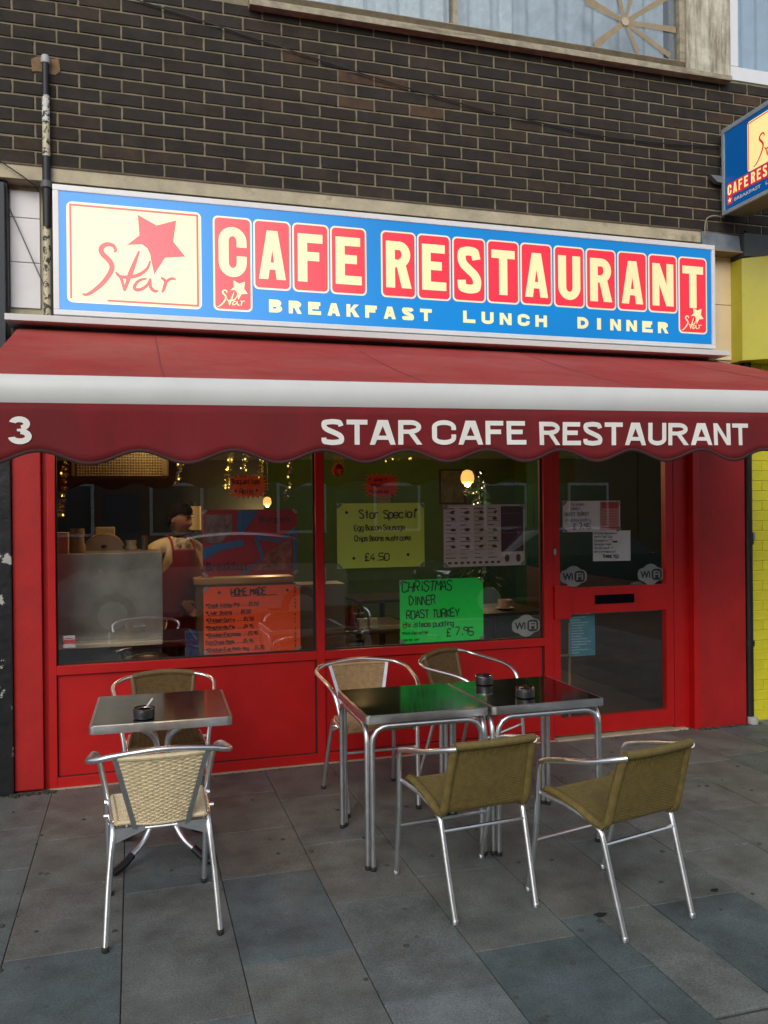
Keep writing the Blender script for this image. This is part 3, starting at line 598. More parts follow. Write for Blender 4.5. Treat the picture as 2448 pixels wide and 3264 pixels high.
def block_glyph(ch, x0, x1, z0, z1, t, y):
    """heavy condensed capitals cut from bars and rounded strokes"""
    mb = MB(); w, h = x1-x0, z1-z0
    P = lambda a, b: (x0+a*w, z0+b*h)
    n = [0]
    def poly(pts): yy = y-.00012*n[0]; n[0] += 1; mb.prism([P(*p) for p in pts], yy-.0004, yy)
    tw, th = t/w, t*.92/h
    def arcstroke(cx, cz, rx, rz, a0, a1, k=10):
        o = [(cx+rx*math.cos(math.radians(a0+(a1-a0)*i/k)), cz+rz*math.sin(math.radians(a0+(a1-a0)*i/k))) for i in range(k+1)]
        i_ = [(cx+(rx-tw)*math.cos(math.radians(a0+(a1-a0)*i/k)), cz+(rz-th)*math.sin(math.radians(a0+(a1-a0)*i/k))) for i in range(k+1)]
        for i in range(k): poly([o[i], o[i+1], i_[i+1], i_[i]])
    if ch in 'EF':
        poly([(0, 0), (tw, 0), (tw, 1), (0, 1)]); poly([(0, 1-th), (.95, 1-th), (.95, 1), (0, 1)]); poly([(0, .44), (.82, .44), (.82, .44+th), (0, .44+th)])
        if ch == 'E': poly([(0, 0), (1, 0), (1, th), (0, th)])
    if ch == 'I': poly([(0, 0), (1, 0), (1, 1), (0, 1)])
    if ch == 'L': poly([(0, 0), (tw, 0), (tw, 1), (0, 1)]); poly([(0, 0), (1, 0), (1, th), (0, th)])
    if ch == 'H': poly([(0, 0), (tw, 0), (tw, 1), (0, 1)]); poly([(1-tw, 0), (1, 0), (1, 1), (1-tw, 1)]); poly([(0, .42), (1, .42), (1, .42+th), (0, .42+th)])
    if ch == 'K': poly([(0, 0), (tw, 0), (tw, 1), (0, 1)]); poly([(tw*.5, .42), (tw*.9, .32), (1, 1), (1-tw*1.25, 1)]); poly([(tw*1.1, .52), (tw*1.9, .66), (1.04, 0), (1.04-tw*1.3, 0)])
    if ch == 'D': poly([(0, 0), (tw, 0), (tw, 1), (0, 1)]); poly([(0, 1-th), (.46, 1-th), (.46, 1), (0, 1)]); poly([(0, 0), (.46, 0), (.46, th), (0, th)]); arcstroke(.43, .5, .57, .5, -90, 90, 14)
    if ch == 'B':
        poly([(0, 0), (tw, 0), (tw, 1), (0, 1)]); poly([(0, 1-th), (.6, 1-th), (.6, 1), (0, 1)]); poly([(0, .44), (.6, .44), (.6, .44+th), (0, .44+th)]); poly([(0, 0), (.6, 0), (.6, th), (0, th)])
        arcstroke(.56, .74, .38, .26, -90, 90, 12); arcstroke(.56, .29, .44, .29, -90, 90, 12)
    if ch == '3': arcstroke(.47, .735, .46, .265, -75, 165, 14); arcstroke(.48, .285, .52, .285, -170, 85, 14); poly([(.36, .47), (.62, .44), (.62, .56), (.36, .55)])
    if ch == 'T': poly([(0, 1-th), (1, 1-th), (1, 1), (0, 1)]); poly([(.5-tw/2, 0), (.5+tw/2, 0), (.5+tw/2, 1), (.5-tw/2, 1)])
    if ch == 'A':
        poly([(0, 0), (tw*1.02, 0), (.60, 1), (.30, 1)]); poly([(1-tw*1.02, 0), (1, 0), (.70, 1), (.40, 1)]); poly([(.2, .20), (.8, .20), (.76, .20+th*.85), (.24, .20+th*.85)])
    if ch == 'N': poly([(0, 0), (tw, 0), (tw, 1), (0, 1)]); poly([(1-tw, 0), (1, 0), (1, 1), (1-tw, 1)]); poly([(0, 1), (tw*1.05, 1), (1, 0), (1-tw*1.05, 0)])
    if ch == 'U': poly([(0, .28), (tw, .28), (tw, 1), (0, 1)]); poly([(1-tw, .28), (1, .28), (1, 1), (1-tw, 1)]); arcstroke(.5, .29, .5, .30, 180, 360, 12)
    if ch == 'C':
        arcstroke(.5, .72, .5, .29, 0, 180, 12); poly([(0, .28), (tw, .28), (tw, .73), (0, .73)]); arcstroke(.5, .29, .5, .30, 180, 360, 12)
        poly([(1-tw, .60), (1, .60), (1, .73), (1-tw, .73)]); poly([(1-tw, .28), (1, .28), (1, .42), (1-tw, .42)])
    if ch == 'R':
        poly([(0, 0), (tw, 0), (tw, 1), (0, 1)]); poly([(0, 1-th), (.55, 1-th), (.55, 1), (0, 1)]); poly([(0, .44), (.55, .44), (.55, .44+th*.9), (0, .44+th*.9)]); arcstroke(.52, .72, .44, .28, -90, 90, 12)
        poly([(.42, .46), (.42+tw*1.0, .50), (1.0, 0), (1-tw*1.1, 0)])
    if ch == 'S':
        hw, hh = tw/2, th/2
        pts = smooth_path([(1-hw-.02, .735, 0), (.93-hw, .86, 0), (.73, 1-hh-.01, 0), (.5, 1-hh+.012, 0), (.27, 1-hh-.01, 0), (hw+.02, .86, 0), (hw+.015, .73, 0), (.14+hw*.8, .615, 0), (.5, .505, 0), (.86-hw*.8, .395, 0), (1-hw, .275, 0), (.98-hw, .14, 0), (.75, hh+.012, 0), (.5, hh-.012, 0), (.25, hh+.012, 0), (hw+.02, .135, 0), (hw, .275, 0)], 4)
        ribbon(mb, [(x0+p.x*w, z0+p.y*h) for p in pts], t*.97, y-.0006)
    return mb
INK = dict(S=.62, T=.58, A=.72, R=.68, C=.68, F=.55, E=.58, U=.60, N=.60, B=.62, K=.70, L=.52, H=.60, D=.64, I=.16)
def word_mb(s_, x0, x1, z0, z1, tf, y, gap=.10):
    mb = MB(); tot = sum(INK.get(c, .6) for c in s_)+gap*(len(s_)-1); k = (x1-x0)/tot; x = x0
    for c in s_:
        w_ = INK.get(c, .6)*k; mb.add(block_glyph(c, x, x+w_, z0, z1, tf*(z1-z0) if c != 'I' else w_, y)); x += w_+gap*k
    return mb
for ch, a, b, zb in LET:
    pnl = panel(sign, SX(a), SX(b), SZ(zb), SZ(3.262), YS)
    w = b-a; zt, zl = 3.203, 2.930
    g = block_glyph(ch, SX(a+.030), SX(b-.030), SZ(zl), SZ(zt), .059 if ch not in 'AN' else .055, YS-.0028); g.build('letter', m_scream, pnl)
    if zb < 2.8:
        ms_, mt_ = MB(), MB(); kx = .30; star_logo(ms_, mt_, lambda x: SX(a+.020+(x-.242)*kx*1.05), lambda z: SZ(zb+.020+(z-2.78)*kx*1.12), YS-.0030, kx*1.6)
        ms_.build('small_star', m_scream, pnl); mt_.build('small_script', m_scream, pnl)
for s_, a, b, z in (('BREAKFAST', 1.232, 2.196, 2.745), ('LUNCH', 2.403, 2.956, 2.749), ('DINNER', 3.172, 3.826, 2.753)):
    n = len(s_); pit = (b-a+.045)/n
    for i, ch in enumerate(s_): wd = pit*.66 if ch != 'I' else pit*.24; xo = a+i*pit+(0 if ch != 'I' else pit*.19); block_glyph(ch, SX(xo), SX(xo+wd), SZ(z), SZ(z+.072), .0245 if ch != 'I' else wd*S_K, YS-.0012).build('letter', m_scream, sign)

# ================================================================== AWNING
awn = thing('cafe_awning', 'extended red canvas awning with white front bar and scalloped lettered valance', 'awning')
TLT = .0119
tz = lambda x: TLT*x
MB().box(-.18, 4.543, -.30, -.06, 2.693, 2.729).build('hood', m_white_alu, awn, bevel=.004)
MB().tube([(-.15, -.17, 2.63), (4.53, -.17, 2.63)], .05, 14).build('roller', mat('dark_roller', (.02, .014, .014), .7), awn, True)
MB().box(-.16, 4.53, -.10, .03, 2.55, 2.692).build('cassette_back', mat('dark_cassette', (.012, .011, .012), .6), awn)
def canvas(u, v):
    x = -.125+u*4.655; y = -.20+(-1.80+.20)*v
    z = 2.668+(2.152-2.668)*v+tz(x)*v - .022*math.sin(PI*v)*(1+.35*math.sin(x*2.1))
    z += .020*math.sin(PI*v)*(max(0, math.sin(x*1.7+v*1.6))**6-.6*max(0, math.sin(x*2.3-1.1+v*2.2))**8)
    return (x, y, z)
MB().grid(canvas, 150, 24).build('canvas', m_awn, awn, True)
for xs in (.62, 1.79, 2.96, 4.12):
    u_ = (xs+.125)/4.655; mb = MB(); n_ = 24
    for k in range(n_+1):
        for du in (-.005, .005): p = canvas(u_+du/4.655, k/n_); mb.v.append((p[0], p[1], p[2]+.0015))
    mb.f = [(2*k, 2*k+1, 2*k+3, 2*k+2) for k in range(n_)]; mb.build('canvas_seam', mat('red_seam', (.26, .03, .03), .9), awn)
prof = [(-1.79, .114), (-1.82, .1175), (-1.845, .112), (-1.857, .095), (-1.862, .06), (-1.860, .025), (-1.85, .004), (-1.835, -.002), (-1.80, 0), (-1.785, .02), (-1.78, .09)]
mb = MB()
for x in (-.14, 4.56):
    for y, z in prof: mb.v.append((x, y, 2.046+z+tz(x)))
k = len(prof)
for i in range(k): mb.f.append((i, (i+1) % k, k+(i+1) % k, k+i))
mb.f += [tuple(range(k)), tuple(k+i for i in range(k))]
mb.build('front_bar', m_white_alu, awn, True)
for x in (-.146, 4.566): MB().box(x-.006, x+.006, -1.865, -1.775, 2.04+tz(x), 2.166+tz(x)).build('bar_end_cap', m_white_alu, awn, bevel=.003)
wave = lambda x: 1.836+tz(x-.14)+.0255*math.cos(2*PI*(x-.14)/.3735)
vy = lambda x, f: -1.848+.007*math.sin(x*5.3)*f+.005*math.sin(x*13+1)*f+.003*math.sin(x*29+2)*f
def valance(u, v):
    x = -.12+4.66*u; zt = 2.052+tz(x); zb = wave(x)+.004; return (x, vy(x, 1-v), zb+(zt-zb)*v)
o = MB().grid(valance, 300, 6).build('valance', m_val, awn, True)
sol = o.modifiers.new('thick', 'SOLIDIFY'); sol.thickness = .002; sol.offset = 1
def braid(u, v): x = -.12+4.66*u; return (x, vy(x, 1)-.0028, wave(x)-.001+.015*v)
b_ = MB().grid(braid, 300, 1).build('braid', m_trim, awn, True); s2 = b_.modifiers.new('thick', 'SOLIDIFY'); s2.thickness = .0012; s2.offset = -1
def val_text(s_, a, b, z):
    mb = word_mb(s_, a, b, z, z+.1065, .212, 0, .07) if s_ != '3' else block_glyph('3', a, b, z, z+.1065, .024, 0)
    out_ = []
    for x, yy_, zz in mb.v:
        zz += tz(x-.04)+.003; zt = 2.052+tz(x); zb = wave(x)+.004; out_.append((x, vy(x, 1-(zz-zb)/(zt-zb))-.0046+yy_*.6, zz))
    mb.v = out_; mb.build('lettering', m_letter, awn)
val_text('3', .036, .118, 1.888)
val_text('STAR', 1.252, 1.702, 1.887); val_text('CAFE', 1.747, 2.198, 1.887); val_text('RESTAURANT', 2.264, 3.402, 1.885)
for xs, d in ((.25, 1), (4.1, -1)):
    MB().tube([(xs, -.16, 2.58), (xs+d*.75, -.95, 2.33+tz(xs)), (xs+d*.05, -1.78, 2.11+tz(xs))], .022, 10).build('folding_arm', m_white_alu, awn, True)

# ================================================================== PROJECTING SIGN
XP = 4.612
pj = thing('projecting_sign', 'blue illuminated box sign projecting from the brick wall with star panel', 'shop sign')
m_pblue = emit('box_sign_blue', lin((0, 84, 152)), .62); m_pcream = emit('box_sign_cream', lin((255, 222, 150)), .9); m_pred = emit('box_sign_red', lin((205, 40, 52)), .8)
m_pfr = mat('grey_box_frame', (.36, .42, .45), .5, .2)
MB().box(XP+.004, XP+.20, -1.06, -.175, 3.735, 4.35).build('case', mat('olive_grey_case', (.20, .19, .12), .6), pj, bevel=.004)
for a in ((-1.065, -.16, 4.320, 4.352), (-1.065, -.16, 3.732, 3.758), (-.186, -.16, 3.7585, 4.3195), (-1.065, -1.04, 3.7585, 4.3195)): MB().box(XP-.012, XP+.008, a[0], a[1], a[2], a[3]).build('frame', m_pfr, pj, bevel=.003)
MB().box(XP-.004, XP+.003, -1.04, -.1865, 3.7585, 4.3195).build('blue_face', m_pblue, pj)
def pface(name, m, poly, x, parent=pj): return MB().prism(poly, x-.0008, x, 'x').build(name, m, parent)
sp = pface('star_panel', m_pcream, rrect(-.84, -.425, 3.945, 4.290, .02), XP-.005)
bl = MB()
for p in (((-.436, 3.957), (-.436, 4.279)), ((-.431, 4.279), (-.83, 4.279))):
    a, b = p; w = .0035
    if abs(a[0]-b[0]) < .001: bl.prism([(a[0]-w, a[1]), (a[0]+w, a[1]), (b[0]+w, b[1]), (b[0]-w, b[1])], XP-.0068, XP-.006, 'x')
    else: bl.prism([(a[0], a[1]-w), (a[0], a[1]+w), (b[0], b[1]+w), (b[0], b[1]-w)], XP-.0068, XP-.006, 'x')
bl.build('red_border', m_pred, sp)
ms_, mt_ = MB(), MB(); star_logo(ms_, mt_, lambda x: (x-.242)*.62, lambda z: (z-2.78)*.70, 0, .7)
for q, nm in ((ms_, 'red_star'), (mt_, 'star_script')):
    q.v = [(XP-.0070+y*.3, -.485-x, 3.962+z) for x, y, z in q.v]; q.build(nm, m_pred, sp)
yc = -.213
for ch, gap in (('C', 0), ('A', 0), ('F', 0), ('E', 0), ('R', .012), ('E', 0), ('S', 0), ('T', 0), ('A', 0), ('U', 0), ('R', 0), ('A', 0), ('N', 0), ('T', 0)):
    yc -= gap; tall = ch == 'C'
    q = pface('letter_tile', m_pred, rrect(yc-.054, yc, 3.79 if tall else 3.842, 3.940, .008), XP-.0066)
    g = block_glyph(ch, 0, .040, 0, .074, .014, 0); g.v = [(XP-.0080+y*.3, yc-.007-x, 3.855+z) for x, y, z in g.v]; g.build('letter', m_pcream, q)
    yc -= .057
q = MB(); star = [(.021*(1 if i % 2 == 0 else .42)*math.sin(i*PI/5), .021*(1 if i % 2 == 0 else .42)*math.cos(i*PI/5)) for i in range(10)]
q.prism([(-.240+a, 3.818+b) for a, b in star], XP-.0085, XP-.0075, 'x').build('small_star', m_pcream, pj)
t = text_mb('BREAKFAST   LUNCH   DINNER', 0, .72, 0, .024, 0, .03); t.v = [(XP-.0055, -.285-x, 3.796+z) for x, y, z in t.v]; t.build('lettering', mat('white_print', (.7, .72, .7), .5), pj)
MB().box(XP+.02, XP+.18, -.18, YB-.004, 3.98, 4.05).build('wall_bracket', mat('black_bracket', (.015, .015, .015), .6), pj)
MB().prism([(XP-.11, 4.02), (XP+.01, 4.02), (XP+.01, 3.97), (XP-.05, 3.975)], -.165, -.125).build('bracket_plate', mat('grey_plate', (.25, .26, .26), .5, .6), pj)
MB().tube(smooth_path([(XP+.03, -.13, 3.735), (XP-.06, -.125, 3.74), (XP-.115, -.115, 3.70), (XP-.12, -.108, 3.55)], 5), .005, 6).build('supply_cable', mat('pale_cable', (.28, .26, .2), .6), pj, True)

# ================================================================== FURNITURE
def weave(mb, S, rows, stakes, r, amp, rs_=None):
    """basket weave over a surface S(u,v)->(pos, normal): rows weaving over upright stakes"""
    for j in range(rows):
        v = (j+.5)/rows; ph = PI*(j % 2); pts = []
        nseg = stakes*3
        for i in range(nseg+1):
            u = i/nseg; p, n = S(u, v); pts.append(p+n*amp*math.sin(u*stakes*PI+ph))
        mb.tube(pts, r, 5, True)
    for i in range(stakes):
        u = (i+.5)/stakes; mb.tube([S(u, v/6)[0] for v in range(7)], r*.8, 5)
def normal_of(f):
    def S(u, v):
        p = Vector(f(u, v)); e = .01
        du = Vector(f(min(1, u+e), v))-Vector(f(max(0, u-e), v)); dv = Vector(f(u, min(1, v+e)))-Vector(f(u, max(0, v-e)))
        return p, du.cross(dv).normalized()
    return S
TR = .0115
def chair_a():
    """aluminium armchair: trapezoid wicker back between flat strips; origin midway between the rear feet, facing +y"""
    P = {}
    top = smooth_path([(-.262, .20, .672), (-.266, .10, .686), (-.235, .04, .703), (-.165, .018, .718), (0, .004, .732), (.165, .018, .718), (.235, .04, .703), (.266, .10, .686), (.262, .20, .672)], 6)
    P['top_rail'] = [(MB().tube(top, TR, 10), m_alu)]
    leg = lambda s: smooth_path([(s*.262, .20, .672), (s*.252, .31, .655), (s*.236, .385, .618), (s*.222, .42, .54), (s*.205, .445, .42), (s*.200, .465, .2), (s*.195, .485, .012)], 5)
    P['front_leg'] = [(MB().tube(leg(s), TR, 10), m_alu) for s in (-1, 1)]
    P['rear_leg'] = [(MB().tube(smooth_path([(s*.21, 0, .012), (s*.197, .06, .22), (s*.180, .115, .405), (s*.186, .20, .418), (s*.192, .40, .424), (s*.195, .44, .42)], 5), TR, 10), m_alu) for s in (-1, 1)]
    P['foot_cap'] = [(MB().lathe([(.011, 0), (.0135, .003), (.0135, .02), (.012, .022)], (x, y, 0), 10), m_rub) for x, y in ((-.21, 0), (.21, 0), (-.195, .485), (.195, .485))]
    fb = lambda u, v: (((2*u-1)*(.092+.068*v)), .105-.085*v-.018*(1-(2*u-1)**2), .425+.285*v)
    mb = MB(); weave(mb, normal_of(fb), 36, 13, .0046, .0026); P['back_weave'] = [(mb, None)]
    P['back_border'] = [(MB().tube([fb(i/12, .985) for i in range(13)], .011, 8), None), (MB().tube([fb(i/12, .01) for i in range(13)], .007, 8), None)]
    P['back_strip'] = []
    for s in (-1, 1):
        a, b = Vector((s*.098, .108, .405)), Vector((s*.172, .018, .716)); d = Vector((s*.010, 0, .002))
        q = Vector((0, .003, 0)); mb = MB(); mb.v = [tuple(p) for p in (a-d-q, a+d-q, a+d+q, a-d+q, b-d-q, b+d-q, b+d+q, b-d+q)]
        mb.f = [(0, 1, 2, 3), (4, 5, 6, 7), (0, 1, 5, 4), (1, 2, 6, 5), (2, 3, 7, 6), (3, 0, 4, 7)]; P['back_strip'].append((mb, m_alu_d))
    fs = lambda u, v: ((2*u-1)*(.165+.018*v), .115+.33*v, .432+.006*math.sin(PI*v)-.012*(1-(2*u-1)**2)*math.sin(PI*v))
    mb = MB(); weave(mb, normal_of(fs), 34, 14, .0050, .003); P['seat_weave'] = [(mb, None)]
    mb = MB().tube([fs(0, i/10) for i in range(11)], .010, 8).tube([fs(1, i/10) for i in range(11)], .010, 8).tube([fs(i/10, 1) for i in range(11)], .010, 8).tube([fs(i/10, 0) for i in range(11)], .009, 8); P['seat_border'] = [(mb, None)]
    P['rear_bracket'] = [(MB().prism([(s*.178, .415), (s*.182, .355), (s*.10, .385), (s*.06, .400), (s*.06, .415)], .105, .112), m_alu) for s in (-1, 1)]
    P['cross_bar'] = [(MB().tube([(-.06, .108, .407), (.06, .108, .407)], .007, 8), m_alu), (MB().tube([(-.2, .44, .32), (.2, .44, .32)], .008, 8), m_alu)]
    P['side_bolt'] = [(MB().tube([(s*.185, y, z), (s*.215, y, z)], .009, 8), m_alu) for s in (-1, 1) for y, z in ((.40, .424), (.25, .42))]
    return P
def chair_b():
    """stacking armchair: one-piece woven sling with rolled edges on a tube frame"""
    P = {}
    arm = lambda s: smooth_path([(s*.175, -.012, .690), (s*.215, .03, .680), (s*.248, .12, .655), (s*.254, .26, .625), (s*.248, .37, .598), (s*.240, .41, .572), (s*.236, .425, .50), (s*.226, .455, .28), (s*.215, .52, .012)], 5)
    P['front_leg'] = [(MB().tube(arm(s), TR, 10), m_alu) for s in (-1, 1)]
    P['rear_leg'] = [(MB().tube(smooth_path([(s*.183, 0, .012), (s*.187, .045, .16), (s*.190, .10, .345), (s*.192, .122, .385), (s*.194, .16, .405)], 5), [TR]*5+[TR]*5+[TR*.98]*5+[TR*.9]*6, 10), m_alu) for s in (-1, 1)]
    P['foot_cap'] = [(MB().lathe([(.010, 0), (.013, .003), (.013, .02), (.0115, .022)], (x, y, 0), 10), m_alu_d) for x, y in ((-.183, 0), (.183, 0), (-.215, .52), (.215, .52))]
    P['stretcher'] = [(MB().tube([(-.188, .095, .335), (.188, .095, .335)], .008, 8), m_alu), (MB().tube([(-.224, .46, .24), (.224, .46, .24)], .007, 8), m_alu)]
    prof = smooth_path([(.445, .432), (.425, .452), (.38, .455), (.25, .435), (.16, .408), (.115, .402), (.085, .42), (.07, .46), (.045, .56), (.008, .68), (-.004, .698)], 5)
    Ls = [0]
    for i in range(1, len(prof)): Ls.append(Ls[-1]+(prof[i]-prof[i-1]).length)
    uni = []; i = 0
    for k in range(81):
        t_ = Ls[-1]*k/80
        while i < len(prof)-2 and Ls[i+1] < t_: i += 1
        uni.append(prof[i].lerp(prof[i+1], min(1, (t_-Ls[i])/max(1e-9, Ls[i+1]-Ls[i]))))
    prof = uni; npf = len(prof)
    def f(u, v):
        k = v*(npf-1); i = min(npf-2, int(k)); p = prof[i].lerp(prof[i+1], k-i); w = .188-.012*max(0, (p.y-.42)/.28)
        bow = .014*(1-(2*u-1)**2)
        bb_ = min(1, max(0, (p.y-.425)/.12)) if p.x < .12 else 0; ss_ = min(1, max(0, (p.x-.13)/.1))*min(1, max(0, (.44-p.x)/.05))
        return ((2*u-1)*w, p.x-bow*bb_*bb_*(3-2*bb_), p.y-bow*.8*ss_*ss_*(3-2*ss_))
    mb = MB(); weave(mb, normal_of(f), 118, 25, .0036, .0012); P['woven_sling'] = [(mb, None)]
    mb = MB()
    for u in (0, 1): mb.tube([f(u, i/40) for i in range(41)], .018, 9)
    mb.tube([f(i/16, 1) for i in range(17)], .0165, 9); mb.tube([f(i/16, 0) for i in range(17)], .015, 9)
    P['rolled_edge'] = [(mb, None)]
    P['seat_rail'] = [(MB().tube([(s*.194, .16, .405), (s*.2, .30, .43), (s*.228, .44, .45)], .009, 8), m_alu_d) for s in (-1, 1)]
    return P
def chair_c():
    """ring-framed armchair whose woven back covers the top rail"""
    P = chair_a(); del P['back_strip']
    fb = lambda u, v: (((2*u-1)*(.130+.036*v)), .105-.087*v-.014*(1-(2*u-1)**2)*v, .43+.288*v+.014*v*(1-(2*u-1)**2))
    mb = MB(); weave(mb, normal_of(fb), 46, 17, .0040, .0018); P['back_weave'] = [(mb, None)]
    P['back_border'] = [(MB().tube([fb(i/12, 1) for i in range(13)], .0175, 9), None), (MB().tube([fb(i/12, .01) for i in range(13)], .010, 8), None), (MB().tube([fb(0, i/10) for i in range(11)], .013, 8), None), (MB().tube([fb(1, i/10) for i in range(11)], .013, 8), None)]
    return P
CH = {}
def put_chair(kind, wick, loc, rz, label, sc_=1.0):
    key = (kind, wick.name)
    if key not in CH:
        parts = {'a': chair_a, 'b': chair_b, 'c': chair_c}[kind](); CH[key] = [(n, mb.mesh(n, m or wick, True)) for n, L_ in parts.items() for mb, m in L_]
    t = thing('wicker_chair', label, 'chair', loc, rz, 'wicker cafe chairs'); t.scale = (sc_,)*3
    for n, me in CH[key]:
        o = bpy.data.objects.new(n, me); COL.objects.link(o); o.parent = t
    return t
m_brownw = mat('brown_wicker', (.15, .095, .035), .55, var=.25, scale=40)
m_tanw = mat('tan_wicker', (.40, .27, .14), .55, var=.25, scale=40)
put_chair('a', m_beige, (.583, -2.055, 0), math.radians(1), 'beige wicker chair with aluminium strips, its back to the street, at the single table')
put_chair('c', m_brownw, (.640, -.46, 0), PI, 'brown wicker armchair between the single table and the red panel')
put_chair('a', m_tanw, (1.752, -.50, 0), PI+math.radians(1), 'tan wicker chair with shiny side strips behind the joined tables, facing the street', 1.02)
put_chair('c', m_brownw, (2.275, -.45, 0), math.radians(215), 'brown wicker armchair turned aslant behind the joined tables under the green poster', 1.03)
put_chair('b', m_olive, (1.862, -2.238, 0), math.radians(5.5), 'olive wicker armchair tucked in at the joint of the two tables, back to the street')
put_chair('b', m_olive, (2.414, -2.528, 0), math.radians(13.5), 'olive wicker armchair pulled out askew on the open pavement, nearest the door side')

def rbox(x0, x1, y0, y1, z0, z1, r=.03):
    return MB().prism(rrect(x0, x1, y0, y1, r, 5), z0, z1, 'z')
m_top = mat('dark_polished_table_steel', (.40, .39, .36), .10, 1, var=.15, scale=4, bump=.012, bscale=7)
def table_top(t, w, d, mtop):
    rbox(-w/2, w/2, -d/2, d/2, .664, .699, .022).build('top_rim', m_alu_d, t, True, .003)
    rbox(-w/2+.012, w/2-.012, -d/2+.012, d/2-.012, .698, .7012, .014).build('table_top', mtop, t)
t1 = thing('pedestal_table', 'square steel table on curved pedestal legs, standing alone with one ashtray', 'table', (.609, -1.175, 0), math.radians(-1.5), 'steel cafe tables')
table_top(t1, .615, .63, m_steel)
for a in range(4):
    an = PI/4+a*PI/2; cx, sx_ = math.cos(an), math.sin(an)
    MB().tube(smooth_path([(cx*.26, sx_*.26, .66), (cx*.16, sx_*.16, .635), (cx*.05, sx_*.05, .56), (cx*.028, sx_*.028, .45), (cx*.028, sx_*.028, .32), (cx*.05, sx_*.05, .20), (cx*.12, sx_*.12, .10), (cx*.20, sx_*.20, .055)], 5), .013, 10).build('pedestal_leg', m_alu, t1, True)
    MB().tube(smooth_path([(cx*.195, sx_*.195, .058), (cx*.25, sx_*.25, .032), (cx*.31, sx_*.31, .018)], 4), [.018, .018, .018, .019, .019, .019, .018, .017, .015], 10).build('foot', m_blackp, t1, True)
MB().lathe([(.045, .34), (.05, .345), (.05, .38), (.045, .385)], (0, 0, 0), 16).build('clamp', m_alu_d, t1, True)
def four_leg(loc, rz, label):
    t = thing('steel_table', label, 'table', loc, rz, 'steel cafe tables'); h = .285
    table_top(t, .594, .60, m_top)
    for k in range(4):
        a = k*PI/2; ca, sa = math.cos(a), math.sin(a); R = lambda x, y, z: (x*ca-y*sa, x*sa+y*ca, z)
        e = h-.022; yy = -h+.002; zt = .648
        pts = [(-e, yy, .012), (-e, yy, .30), (-e, yy, zt-.075), (-e+.006, yy, zt-.045), (-e+.022, yy, zt-.018), (-e+.048, yy, zt-.004), (-e+.075, yy, zt), (0, yy, zt), (e-.075, yy, zt), (e-.048, yy, zt-.004), (e-.022, yy, zt-.018), (e-.006, yy, zt-.045), (e, yy, zt-.075), (e, yy, .30), (e, yy, .012)]
        MB().tube([R(*p) for p in pts], .0125, 10).build('leg_frame', m_alu_d, t, True)
        for s in (-1, 1): q = R(s*e, yy, 0); MB().lathe([(.012, 0), (.0145, .003), (.0145, .018), (.013, .02)], q, 10).build('foot_cap', m_rub, t, True)
    return t
four_leg((1.778, -1.40, 0), math.radians(-1), 'square steel table on four twin tube legs reflecting the green poster, no ashtray')
four_leg((2.378, -1.412, 0), math.radians(.5), 'square steel table on twin tube legs butted alongside, holding two ashtrays')
def ashtray(loc, label, butt=False):
    t = thing('ashtray', label, 'ashtray', loc, 0, 'black table ashtrays')
    MB().lathe([(.040, 0), (.046, .004), (.047, .036), (.045, .04), (.042, .04), (.041, .02), (.0, .018)], (0, 0, 0), 24).build('bowl', m_blackp, t, True)
    MB().lathe([(.0455, .040), (.0478, .042), (.0475, .047), (.043, .049), (.039, .046), (.034, .043), (.033, .040)], (0, 0, 0), 24).build('chrome_rim', mat('dark_chrome', (.30, .30, .30), .2, 1), t, True)
    if butt: MB().tube([(.012, -.01, .052), (.038, .03, .078)], .004, 8).build('cigarette_butt', mat('white_paper', (.75, .73, .68), .8), t, True)
    else: MB().lathe([(.03, .044), (.012, .048), (.006, .052), (.006, .060), (.004, .062)], (0, 0, 0), 10).build('lid_knob', m_blackp, t, True)
    return t
ashtray((.525, -1.395, .7015), 'black ashtray with a white cigarette end on the single pedestal table', True)
ashtray((2.255, -1.215, .7015), 'black ashtray at the back of the joined tables, near the table joint')
ashtray((2.322, -1.565, .7015), 'black ashtray at the street edge of the right hand joined table')
for i, (x, y, s_) in enumerate(((2.83, -2.315, .016), (2.255, -2.36, .022))):
    o = MB().prism([(s_*math.cos(a)*(1+.4*math.sin(a*3+i)), s_*.6*math.sin(a)) for a in [k*PI/5 for k in range(10)]], .003, .008, 'z').build('litter_scrap', mat('dark_litter', (.01, .01, .01), .8), None); o.location = (x, y, 0)
    tag(o, ('small black scrap of litter lying between two chair legs', 'dark crumpled scrap by a slab corner')[i], 'litter')

gm = MB(); rq = random.Random(77)
for k in range(130):
    x, y = rq.uniform(-.6, 5.2), -rq.uniform(.35, 3.3); r = rq.uniform(.006, .016); n_ = 9
    gm.prism([(x+r*rq.uniform(.75, 1.15)*math.cos(2*PI*i/n_), y+r*rq.uniform(.75, 1.15)*math.sin(2*PI*i/n_)) for i in range(n_)], .001, .0045, 'z')
go = gm.build('trodden_gum', mat('old_gum', (.075, .078, .072), .8, var=.5, scale=3)); go['kind'] = 'stuff'; go['label'] = 'old trodden chewing gum spots scattered over the paving'; go['category'] = 'gum'
